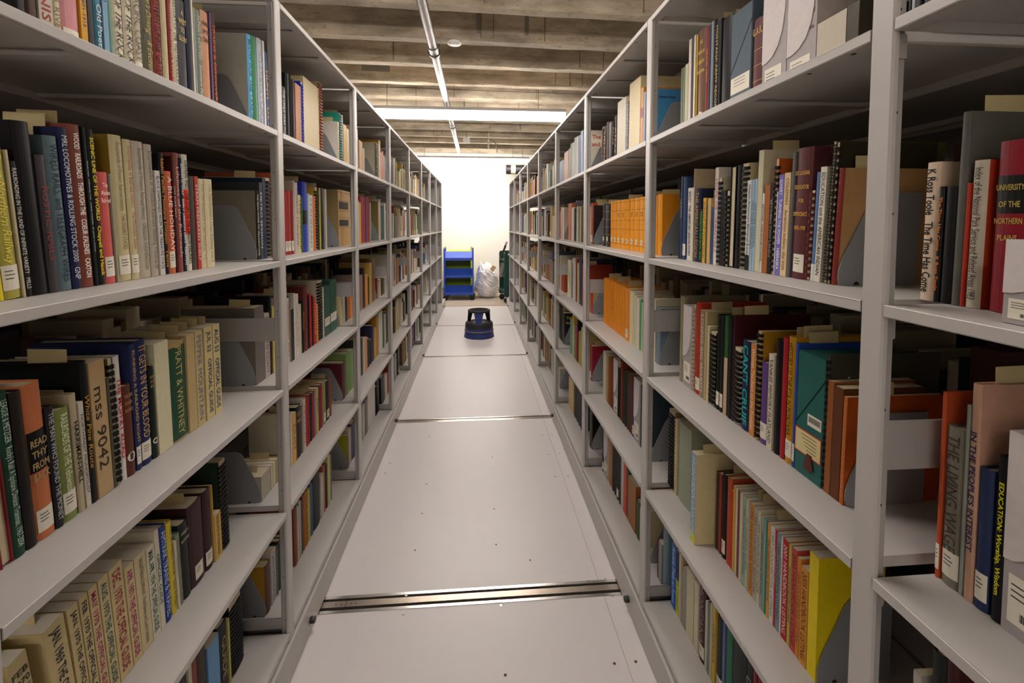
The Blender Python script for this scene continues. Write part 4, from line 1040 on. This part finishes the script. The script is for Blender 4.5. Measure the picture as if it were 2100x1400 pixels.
# books on the far faces of the racks: page edges and spines in the dark behind
BK = MB(); rb = random.Random(11)
bcols = [mat(c, .6) for c in ('b8ac90', '8c8470', '6c5c48', '3a3a40', '5c3a34', 'c8bea4', '2c3440')]
for side in 'LR':
    s = -1 if side == 'L' else 1
    for off0 in (.45, .84, 1.27):
        for sh in range(1, 6):
            y = -.2
            while y < 7.9:
                w = rb.uniform(.02, .06); h = rb.uniform(.2, .3)
                if rb.random() < .88:
                    xa, xb = sorted((front(side, y)+s*off0, front(side, y)+s*(off0+.2)))
                    BK.box(xa, xb, y, y+w-.001, SZ[sh]+.0005, SZ[sh]+h, rb.choice(bcols))
                y += w
tag(BK.build('books_behind'), 'dim rows of books on the hidden faces of the racks', 'books', kind='stuff')

# ------------------------------------------------------------------ bookends
def bookend_mesh():
    m = MB()
    q = [(.16, 0), (0.0, 0), (-.004, .012), (-.004, .03), (0.004, .06), (.052, .165), (.062, .178), (.075, .184), (.16, .184)]
    m.loft([[(x, yy, zz) for yy, zz in q] for x in (-.0011, .0011)], BOOKEND_M)
    hole = [(.035+.006*math.cos(a*math.pi/6), .001+.0065*max(0, math.sin(a*math.pi/6))) for a in range(7)]
    m.loft([[(x, yy, zz) for yy, zz in hole] for x in (-.0014, .0014)], BLACKP)
    o = m.build('plate'); d = o.data; bpy.data.objects.remove(o)
    b = MB(); b.box(-.09, -.0011, .02, .15, 0, .0003, BOOKEND_M); o = b.build('base'); d2 = o.data; bpy.data.objects.remove(o)
    return d, d2
bd, bd2 = bookend_mesh()
for side, k, sh, x, y, lean, lab in BOOKENDS:
    r = empty('bookend', (x+(-.005 if side == 'L' else .005), y, SZ[sh]+.0004), math.pi/2 if side == 'L' else -math.pi/2)
    tag(r, lab, 'bookend', f'grey bookends on the {"left" if side == "L" else "right"} rack')
    r.rotation_euler = (Matrix.Rotation(math.pi/2 if side == 'L' else -math.pi/2, 4, 'Z') @ Matrix.Rotation(-R(lean), 4, 'Y')).to_euler()
    child('upright_plate', bd, r)

# ------------------------------------------------------------------ room
PANEL = mat('cdc8c8', .38, 0, 14, .025, .08, 500, 'painted_floor_panel')
GAP = mat('2a2624', .8, 0, 10, .1, 0, 1, 'dark_joint')
ALU = mat('c8c4c0', .22, .9, 60, .04, .05, 300, 'aluminium_rail', stretch=(1, 30, 1))
STLR = mat('a89c90', .3, .85, 20, .12, .1, 300, 'worn_steel_rail')
fl = MB()
ys = [-3.0, 1.787, 1.865, 3.525, 3.585, 5.282, 5.318, 6.905, 6.93, 8.55]
for i in range(0, len(ys), 2):
    fl.box(-2.6, -.9, ys[i], ys[i+1], -.03, 0, PANEL); fl.box(-.8995, .527, ys[i], ys[i+1], -.03, 0, PANEL); fl.box(.5282, 2.6, ys[i], ys[i+1], -.03, 0, PANEL)
fl.box(-2.6, 2.6, -3, 8.55, -.06, -.03, GAP)
rs = random.Random(4)
for (x, y, r) in [(-0.299, 2.392, 0.0045), (-0.299, 2.116, 0.0045), (0.091, 2.402, 0.0045), (0.09, 2.125, 0.0045), (0.243, 2.01, 0.0045), (0.094, 1.485, 0.0055), (0.483, 1.496, 0.0055), (0.561, 1.497, 0.0055), (0.479, 3.239, 0.0045), (0.552, 3.241, 0.0045), (0.482, 2.961, 0.0045), (0.56, 2.968, 0.0045), (0.6, 3.019, 0.0045), (0.481, 2.688, 0.0045), (0.561, 2.693, 0.0045), (0.477, 4.355, 0.0045), (0.557, 4.336, 0.0045), (-0.304, 2.67, 0.0045), (0.101, 2.952, 0.0045), (-0.576, 2.808, 0.0045), (-0.353, 3.28, 0.0045), (-0.567, 2.923, 0.0045)]:
    fl.lathe([(r, 0), (r, .0003)], mat('5a3c2c', .8), Matrix.Translation((x, y, 0)), 8)
for (x, y) in [(-0.3, 1.851), (-0.297, 1.76), (0.09, 1.859), (0.094, 1.772), (0.481, 1.868), (0.561, 1.873), (0.562, 1.784), (-0.301, 3.513), (0.084, 3.583)]:
    fl.lathe([(.006, 0), (.005, .0008)], CHROME, Matrix.Translation((x, y, 0)), 10)
tag(fl.build('floor'), kind='structure')
def rail(n, ya, yb, full):
    m = MB(); X0, X1 = -2.6, 2.6; w = yb-ya
    m.box(X0, X1, ya, yb, -.0299, -.02, GAP)
    if full:
        m.bbox(X0, X1, ya-.004, ya+.011, -.02, .0022, .001, ALU); m.bbox(X0, X1, yb-.011, yb+.004, -.02, .0022, .001, ALU)
        m.box(X0, X1, ya+.028, yb-.02, -.02, -.001, STLR)
        m.box(-.54, -.5395, ya-.004, yb+.004, -.019, .0024, GAP)
        for x in (-.58, -.56, -.52, -.50): m.lathe([(.003, 0), (.0025, .0006)], GAP, Matrix.Translation((x, ya+.042, -.001)), 8)
    else:
        m.bbox(X0, X1, ya-.002, ya+w*.2, -.02, .0018, .0008, ALU); m.bbox(X0, X1, yb-w*.2, yb+.002, -.02, .0018, .0008, ALU)
        m.box(X0, X1, ya+w*.42, yb-w*.3, -.02, -.002, STLR)
    tag(m.build(f'trim_{n}'), kind='structure')
rail(1, 1.787, 1.865, True); rail(2, 3.525, 3.585, False); rail(3, 5.282, 5.318, False); rail(4, 6.905, 6.93, False)
f2 = MB(); f2.box(-2.6, 2.6, 8.551, 10.7, -.08, -.022, mat('a89c8c', .9, 0, 40, .12, .4, 300, 'low_pile_carpet')); 
f2.loft([[(-2.6, 8.5505, -.022), (-2.6, 8.5505, -.0005), (-2.6, 8.75, -.0215)], [(2.6, 8.5505, -.022), (2.6, 8.5505, -.0005), (2.6, 8.75, -.0215)]], mat('8c7f70', .9, 0, 40, .1, .3, 300, 'ramp_carpet'))
tag(f2.build('floor'), kind='structure')
WALL = mat('f2efe9', .7, 0, 5, .012, .05, 150, 'white_painted_wall')
def wall(n, *b):
    m = MB(); m.box(*b, WALL); tag(m.build('wall_'+n), kind='structure')
wall('back', -2.7, 2.7, 10.6, 10.7, -.08, 3.6); wall('front', -2.7, 2.7, -3.1, -3.0, -.08, 3.6)
wall('left', -2.7, -2.6, -3.0, 10.6, -.08, 3.6); wall('right', 2.6, 2.7, -3.0, 10.6, -.08, 3.6)
bb = MB(); bb.box(-2.6, 2.6, 10.59, 10.6, -.022, .08, mat('9a958c', .6)); tag(bb.build('baseboard_back'), kind='structure')

# board-formed concrete ceiling: slab with deep joists
def concrete():
    m = bpy.data.materials.new('board_formed_concrete'); m.use_nodes = True; nt = m.node_tree; b = nt.nodes['Principled BSDF']
    b.inputs['Roughness'].default_value = .85
    tc = nt.nodes.new('ShaderNodeTexCoord')
    def nz(scale, st, detail=4):
        mp = nt.nodes.new('ShaderNodeMapping'); mp.inputs['Scale'].default_value = st; nt.links.new(tc.outputs['Object'], mp.inputs['Vector'])
        n = nt.nodes.new('ShaderNodeTexNoise'); n.inputs['Scale'].default_value = scale; n.inputs['Detail'].default_value = detail
        nt.links.new(mp.outputs[0], n.inputs['Vector']); return n
    n1 = nz(4, (1, 1.5, 3.2), 9); n2 = nz(1.3, (1, 1.5, 2), 6); n3 = nz(18, (1, 1.3, 4), 6)
    r = nt.nodes.new('ShaderNodeValToRGB'); r.color_ramp.elements[0].position = .32; r.color_ramp.elements[1].position = .68
    r.color_ramp.elements[0].color = lin('a79d8d'); r.color_ramp.elements[1].color = lin('d6ccbc')
    nt.links.new(n1.outputs['Fac'], r.inputs['Fac'])
    r2 = nt.nodes.new('ShaderNodeValToRGB'); r2.color_ramp.elements[0].position = .38; r2.color_ramp.elements[1].position = .62
    r2.color_ramp.elements[0].color = lin('b8b0a4'); r2.color_ramp.elements[1].color = lin('f4ecdd')
    nt.links.new(n2.outputs['Fac'], r2.inputs['Fac'])
    mx = nt.nodes.new('ShaderNodeMix'); mx.data_type = 'RGBA'; mx.blend_type = 'MULTIPLY'; mx.inputs['Factor'].default_value = .75
    nt.links.new(r.outputs[0], mx.inputs['A']); nt.links.new(r2.outputs[0], mx.inputs['B'])
    r3 = nt.nodes.new('ShaderNodeValToRGB'); r3.color_ramp.elements[0].position = .3; r3.color_ramp.elements[1].position = .42
    r3.color_ramp.elements[0].color = (.35, .3, .25, 1); r3.color_ramp.elements[1].color = (1, 1, 1, 1); nt.links.new(n3.outputs['Fac'], r3.inputs['Fac'])
    m2 = nt.nodes.new('ShaderNodeMix'); m2.data_type = 'RGBA'; m2.blend_type = 'MULTIPLY'; m2.inputs['Factor'].default_value = .5
    nt.links.new(mx.outputs['Result'], m2.inputs['A']); nt.links.new(r3.outputs[0], m2.inputs['B']); nt.links.new(m2.outputs['Result'], b.inputs['Base Color'])
    bp = nt.nodes.new('ShaderNodeBump'); bp.inputs['Strength'].default_value = .5; bp.inputs['Distance'].default_value = .006
    nt.links.new(n3.outputs['Fac'], bp.inputs['Height']); nt.links.new(bp.outputs[0], b.inputs['Normal'])
    return m
CON = concrete()
ce = MB(); ZJ = 3.137; sl = math.tan(R(2.2)); rj = random.Random(2)
ce.box(-2.6, 2.6, -3, 10.6, ZJ+.36, ZJ+.45, CON)
y = 3.42-.612*10
while y < 10.45:
    rings = []
    nseg = 26
    for i in range(nseg+1):
        x = -2.6+5.2*i/nseg; yy = y+sl*x; j = lambda a: rj.uniform(-a, a)
        e = .060
        rings.append([(x, yy-e-.012, ZJ+.36), (x, yy-e+j(.002), ZJ+.11), (x, yy-e-.006+j(.002), ZJ+.105), (x, yy-e+.002+j(.002), ZJ+.012+j(.003)), (x, yy-e+.012, ZJ+j(.003)), (x, yy+e-.012, ZJ+j(.003)), (x, yy+e, ZJ+.012), (x, yy+e+.012, ZJ+.36)])
    ce.loft(rings, CON)
    y += .612
# form-board seams and steel patches on the joist faces
SEAM = mat('6c5f4c', .9, 0, 30, .1); GPAT = mat('7c776e', .7, 0, 30, .15)
for k in range(0, 11):
    yk = 3.42+.612*k
    for q in range(3):
        x = rj.uniform(-1.4, 1.4); yy = yk+sl*x-.0605
        ce.box(x-.003, x+.003, yy-.009, yy+.004, ZJ+.02, ZJ+.35, SEAM)
for x, k in ((.02, 0), (.44, 0)):
    yy = 3.42+.612*(k+1)+sl*x-.0605; ce.box(x-.018, x+.018, yy-.0075, yy+.004, ZJ+.06, ZJ+.26, GPAT)
for x0, x1, k in ((-1.25, -.95, 3),):
    yy = 3.42+.612*k+sl*x0-.0605; ce.box(x0, x1, yy-.0075, yy+.02, ZJ+.1, ZJ+.25, GPAT)
tag(ce.build('ceiling'), kind='structure')

# ------------------------------------------------------------------ light fixtures
TUBES = [emis('fff5ec', e, 'fluorescent_lens') for e in (23,29,50,52)]; HOUS = mat('b4b2b2', .5, 0, 20, .02, 0, 1, 'white_fixture_housing')
for i, yy in enumerate((-2.2, 1.65, 5.5, 9.35)):
    labs = ['long white fluorescent ceiling fixture behind the camera', 'long white fluorescent fixture above the nearest bays', 'nearer lit white fluorescent strip hanging across the aisle', 'farther lit white fluorescent strip across the aisle by the end wall']
    r = empty('ceiling_light', (-.15, yy, 2.895)); tag(r, labs[i], 'light', 'fluorescent fixtures hung across the aisle')
    m = MB(); m.bbox(-1.22, 1.22, -.098, .098, .0, .04, .006, HOUS); m.box(-1.225, -1.22, -.08, .08, -.075, .045, HOUS); m.box(1.22, 1.225, -.08, .08, -.075, .045, HOUS); m.build('housing', r)
    m = MB(); m.bbox(-1.219, 1.219, -.085, .085, -.075, -.001, .02, TUBES[i]); m.build('diffuser', r)
    m = MB(); 
    for x in (-.9, .9): m.tube([(x, 0, .045), (x, 0, ZJ-2.895+.3)], .004, CHROME, 6)
    m.build('hanger_rod', r)

# pipe, detector, conduit, duct
GALV = mat('75716d', .42, .8, 14, .35, .15, 60, 'galvanised_pipe')
r = empty('ceiling_pipe', (-.352, 1, 3.01)); tag(r, 'galvanised sprinkler pipe running along under the ceiling joists', 'pipe')
m = MB(); m.tube([(0, 0-1, 0), (0, 8.1, 0)], .036, GALV, 20); m.build('pipe_run', r)
for yy in (2.88, 5.75): m = MB(); m.tube([(0, yy-.09, 0), (0, yy-.085, 0), (0, yy+.085, 0), (0, yy+.09, 0)], .043, GALV, 20); m.build('coupling', r); m = MB(); m.tube([(0, yy+.04, 0), (0, yy+.075, 0)], .05, mat('4c4844', .4, .6), 20); m.build('coupling_ring', r)
m = MB()
for yy in (.9, 3.4, 6.4): m.tube([(0, yy, .03), (0, yy, .3)], .006, GALV, 6)
m.build('hanger_rod', r)
r = MB(); r.lathe([(.058, 0), (.062, -.008), (.058, -.018), (.035, -.024), (.012, -.026)], mat('f2f0ec', .4), Matrix.Translation((-.187, 4.02, ZJ-.001)), 28)
tag(r.build('smoke_detector'), 'round white disc detector on a concrete joist beside the pipe', 'detector')
r = empty('junction_box', (-.17, 7.9, 3.0)); tag(r, 'small grey electrical junction box with conduit near the far light', 'junction box')
m = MB(); m.bbox(-.06, .06, -.03, .03, -.045, .045, .006, mat('c0bcb4', .5), axis='y'); m.build('box_body', r)
m = MB(); m.tube([(.06, 0, .02), (.2, 0, .025), (.38, 0, .03), (.47, .01, .0), (.52, .02, -.07), (.53, .02, -.2)], .008, GALV, 8); m.tube([(0, 0, .04), (0, 0, .49)], .006, GALV, 6); m.tube([(.38, 0, .14), (.38, 0, -.15)], .012, mat('b8b4ac', .5), 8); m.build('conduit', r)
r = MB(); r.tube([(-.16, 6.0, 3.02), (-.16, 6.0, 3.42)], .006, GALV, 6); r.tube([(-.165, 6.05, 3.0), (-.165, 6.25, 3.0), (-.165, 6.25, 3.4)], .009, GALV, 6); tag(r.build('ceiling_hanger'), 'thin grey threaded hanger bracket beside the ceiling pipe', 'bracket')
r = empty('duct', (1.3, 9.8, 2.74)); tag(r, 'black round duct with cream band at the end wall', 'duct')
m = MB(); m.tube([(-.3, 0, .09), (-.3, 0, .72)], .006, GALV, 6); m.build('hanger_rod', r); m = MB(); m.tube([(-.66, 0, 0), (1.2, 0, 0)], .1, mat('2c2a2c', .5, .2), 24); m.build('duct_pipe', r); m = MB(); m.tube([(-.56, 0, 0), (-.46, 0, 0)], .104, mat('a89c84', .6), 24); m.build('duct_band', r)
cb = MB(); cb.bbox(-.07, .07, -.1, .1, 0, .09, .003, mat('a86a3c', .7), Matrix.Translation((-.80, 2.27, SZ[0]+.0005))); tag(cb.build('cardboard_box'), 'small brown cardboard box on top of the left rack', 'box')

# ------------------------------------------------------------------ kick stool
r = empty('kick_stool', (.03, 6.25, 0)); tag(r, 'round black and blue rolling kick step stool on the aisle floor', 'stool')
BL = mat('2a3874', .45, 0, 20, .08); BK_ = mat('343236', .6, 0, 40, .15, .3, 400); RB = mat('1a1a1c', .7)
m = MB(); m.lathe([(.150, .345), (.155, .352), (.155, .366), (.150, .372), (.05, .3725), (.001, .3725)], BK_, n=48)
for a in range(6): m.lathe([(.02+.02*a, .3725), (.02+.02*a, .3735), (.026+.02*a, .3735), (.026+.02*a, .3725)], RB, n=40)
m.build('top_tread', r)
for a, mm in ((-92, BL), (32, RB), (152, RB)):
    m = MB(); M = Matrix.Rotation(R(a), 4, 'Z')
    rings = []
    for t in (0, 1):
        rad = .125+.03*(1-t); w = .066 if t else .034; z = .19+t*.16; 
        rings.append([(rad-.006, -w*.8, z), (rad+.012, -w, z), (rad+.018, 0, z), (rad+.012, w, z), (rad-.006, w*.8, z), (rad, 0, z)])
    m.loft(rings, mm, M); m.build('support_leg', r)
m = MB(); m.lathe([(.10, .198), (.10, .206), (.178, .206), (.184, .2), (.186, .18)], BK_, n=48); m.build('lower_tread', r)
m = MB(); m.lathe([(.184, .2), (.19, .19), (.193, .15), (.194, .13)], BK_, n=48); m.build('upper_drum', r)
m = MB(); m.lathe([(.1935, .131), (.196, .1), (.197, .085), (.2, .05), (.206, .02), (.208, .006)], BL, n=48); m.build('skirt', r)
m = MB(); m.lathe([(.196, .082), (.203, .085), (.204, .095), (.196, .099)], mat('6c6054', .5), n=48); m.build('bumper_band', r)
m = MB(); m.lathe([(.208, .0), (.21, .003), (.208, .009)], RB, n=48); m.build('rubber_rim', r)

# ------------------------------------------------------------------ book carts
def caster(r, x, y, rad=.055, z0=0):
    e = MB(); M = Matrix.Translation((x, y, z0+rad)) @ Matrix.Rotation(R(62), 4, 'Z') @ Matrix.Rotation(R(90), 4, 'Y')
    for s in (-1, 1): e.lathe([(rad*.5, s*.014-.009), (rad*.95, s*.014-.009), (rad, s*.014-.005), (rad, s*.014+.005), (rad*.95, s*.014+.009), (rad*.5, s*.014+.009)], mat('2c2a2a', .5), M, 24)
    f = MB(); f.box(x-.006, x+.006, y-.012, y+.012, z0+rad*.6, z0+rad*2+.01, CHROME); f.box(x-.02, x+.02, y-.02, y+.02, z0+rad*2+.006, z0+rad*2+.012, CHROME)
    o = f.build('caster', r); e.build('wheel', o); return o
def cart(loc, c1, label, Wd=.62, rz=0, back=None):
    r = empty('book_cart', loc, rz); tag(r, label, 'book cart', None)
    hw = Wd/2
    for s in (-1, 1):
        m = MB(); m.bbox(min(s*hw, s*(hw-.03)), max(s*hw, s*(hw-.03)), -.22, .22, .12, 1.0, .006, c1, axis='z'); 
        m.bbox(min(s*hw, s*(hw-.03)), max(s*hw, s*(hw-.03)), -.21, -.15, 1.0, 1.075, .006, c1, axis='z'); m.bbox(min(s*hw, s*(hw-.03)), max(s*hw, s*(hw-.03)), .15, .21, 1.0, 1.075, .006, c1, axis='z'); m.build('end_panel', r)
    for zl in (.85, .49, .13):
        m = MB(); a = hw-.031
        m.box(-a, a, -.205, -.195, zl-.02, zl+.035, c1)
        for s in (-1, 1):
            q = [(s*.195, zl-.008), (s*.195, zl), (s*.02, zl+.155), (s*.01, zl+.15)]
            m.loft([[(x, y, z) for y, z in q] for x in (-a, a)], c1)
        m.box(-a, a, .195, .205, zl-.02, zl+.035, c1); m.box(-a, a, -.195, .195, zl-.02, zl-.012, c1)
        m.build('shelf', r)
    if back: m = MB(); m.box(-hw+.031, hw-.031, -.004, .004, .12, .96, back); m.build('shade_panel', r)  # added sheet, its darker tone stands for the shade inside the cart
    for x in (-hw+.04, hw-.03):
        for y in (-.19, .17): caster(r, x, y)
    return r
cart((-.375, 9.58, -.022), mat('3a5cc8', .4, 0, 10, .05), 'royal blue three-shelf library book cart at the end of the aisle')
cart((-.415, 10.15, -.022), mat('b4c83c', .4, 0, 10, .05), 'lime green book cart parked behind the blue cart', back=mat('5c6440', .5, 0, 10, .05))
# dark green truck seen end-on, partly behind the right rack
r = empty('book_cart', (.675, 9.235, -.022), R(8.4)); tag(r, 'dark green metal book truck half hidden by the right rack', 'book cart')
DG = mat('1f4a44', .45, 0, 10, .06)
for y in (-.27, .22):
    m = MB(); hw = .17
    out = [(-hw, .13)]+[(-hw+.05-.05*math.cos(a*math.pi/12), .98+.05*math.sin(a*math.pi/12)) for a in range(7)]+[(hw-.05+.05*math.sin(a*math.pi/12), .98+.05*math.cos(a*math.pi/12)) for a in range(7)]+[(hw, .13)]
    m.loft([[(x, y+t, z) for x, z in out] for t in (0, .03)], DG); m.build('end_panel', r)
    m = MB(); m.bbox(-.1, .1, y-.001, y+.031, .965, .995, .01, mat('d8d8d8', .5), axis='y'); m.build('hand_slot', r)
for z in (.2, .52, .84):
    m = MB(); m.bbox(-.165, .165, -.239, .219, z, z+.02, .004, mat('8c9490', .4, .2)); m.box(-.165, -.16, -.239, .219, z, z+.06, DG); m.build('shelf', r)
for y in (-.25, .24):
    for x in (-.11, .11): caster(r, x, y, .058)
r = MB(); M = Matrix.Translation((.49, 9.25, .845)) @ Matrix.Rotation(R(20), 4, 'Y'); r.bbox(-.02, .02, -.03, .03, 0, .36, .008, BLACKP, M, axis='z'); r.bbox(-.015, .015, -.025, .025, .3, .385, .004, mat('c0a8a0', .5), M @ Matrix.Translation((.0, -.008, 0)), axis='z')
tag(r.build('folded_tripod'), 'black folded stand leaning on the dark green truck', 'stand')
r = MB(); M = Matrix.Translation((.485, 9.2, .48)) @ Matrix.Rotation(R(10), 4, 'Y'); r.bbox(-.035, .035, -.01, .01, 0, .3, .004, mat('8c8880', .7), M, axis='z'); tag(r.build('paper_bag'), 'grey paper bag hanging on the dark green truck', 'bag')

# white plastic bag heap
bm = bmesh.new(); bmesh.ops.create_icosphere(bm, subdivisions=6, radius=1)
for v in bm.verts:
    c = v.co.copy(); z = c.z
    rr = math.sqrt(max(1e-9, c.x*c.x+c.y*c.y)); q = (1-abs(z)**3.2)**(1/2.2) if abs(z) < 1 else 0
    top = max(0, z); px = c.x/rr*q*.25*(1-.10*top); py = c.y/rr*q*.23; pz = .33+z*.34
    if z < -.55: pz = max(pz, .0) 
    n = noise.noise(Vector((c.x*2.1+3, c.y*2.1, c.z*2.1)))
    f = abs(noise.noise(Vector((c.x*2+c.z*3, c.y*2, c.z*6.5+c.x*2.5)))); g = noise.noise(Vector((c.x*9, c.y*9, c.z*16)))
    k = 1+.16*n-.11*(1-min(1, f*4))+.035*g
    px *= k; py *= k
    if z > .35:
        a = math.exp(-((px+.15)/.055)**2)*.16+math.exp(-((px-.03)/.08)**2)*.08; pz += a*(z-.35)/.65*(1+.5*g) + .02*g
    pz = max(0.004, pz+.012*g)
    v.co = (px, py, pz)
for f in bm.faces: f.smooth = True
me = bpy.data.meshes.new('plastic_bag'); bm.to_mesh(me); bm.free()
BAG = mat('f0edf0', .3, 0, 8, .04, .3, 40, 'white_plastic_film'); BAG.node_tree.nodes['Principled BSDF'].inputs['Subsurface Weight'].default_value = .3
me.materials.append(BAG); o = bpy.data.objects.new('plastic_bag', me); col.objects.link(o); o.location = (.215, 9.75, -.022)
r = empty('plastic_bag', (.215, 9.75, -.022)); tag(r, 'big crumpled white plastic bag slumped between the carts', 'bag'); o.name = 'bag_film'; o.parent = r; o.location = (0, 0, 0)
m = MB(); m.bbox(-.045, .045, -.01, .01, 0, .12, .006, mat('d8b894', .7), Matrix.Translation((.10, -.16, .60)) @ Matrix.Rotation(R(35), 4, 'Y') @ Matrix.Rotation(R(20), 4, 'X'), axis='z'); m.build('crumpled_paper', r)

# ------------------------------------------------------------------ world, camera, colour
w = bpy.data.worlds.new('w'); bpy.context.scene.world = w; w.use_nodes = True
w.node_tree.nodes['Background'].inputs[0].default_value = (1, .96, .9, 1); w.node_tree.nodes['Background'].inputs[1].default_value = .05
cam = bpy.data.cameras.new('camera'); co = bpy.data.objects.new('camera', cam); col.objects.link(co)
yaw, pit, rol = (0.07822837505646109, -0.04784970971202201, 0.0005680035884350006)
fw = Vector((math.sin(yaw)*math.cos(pit), math.cos(yaw)*math.cos(pit), math.sin(pit))); rt = Vector((math.cos(yaw), -math.sin(yaw), 0)); up = rt.cross(fw)
c, s = math.cos(rol), math.sin(rol); rt, up = c*rt+s*up, -s*rt+c*up
Mx = Matrix((rt, up, -fw)).transposed().to_4x4(); Mx.translation = (0, 0, 1.557); co.matrix_world = Mx
cam.sensor_fit = 'HORIZONTAL'; cam.sensor_width = 36; cam.lens = 925/2100*36; cam.shift_x = 0; cam.shift_y = -(700-504.178)/2100; cam.clip_start = .02
sc = bpy.context.scene; sc.camera = co
sc.view_settings.view_transform = 'Standard'; sc.view_settings.look = 'None'; sc.view_settings.exposure = 0.1
sc.cycles.max_bounces = 8; sc.cycles.diffuse_bounces = 5; sc.cycles.use_denoising = True
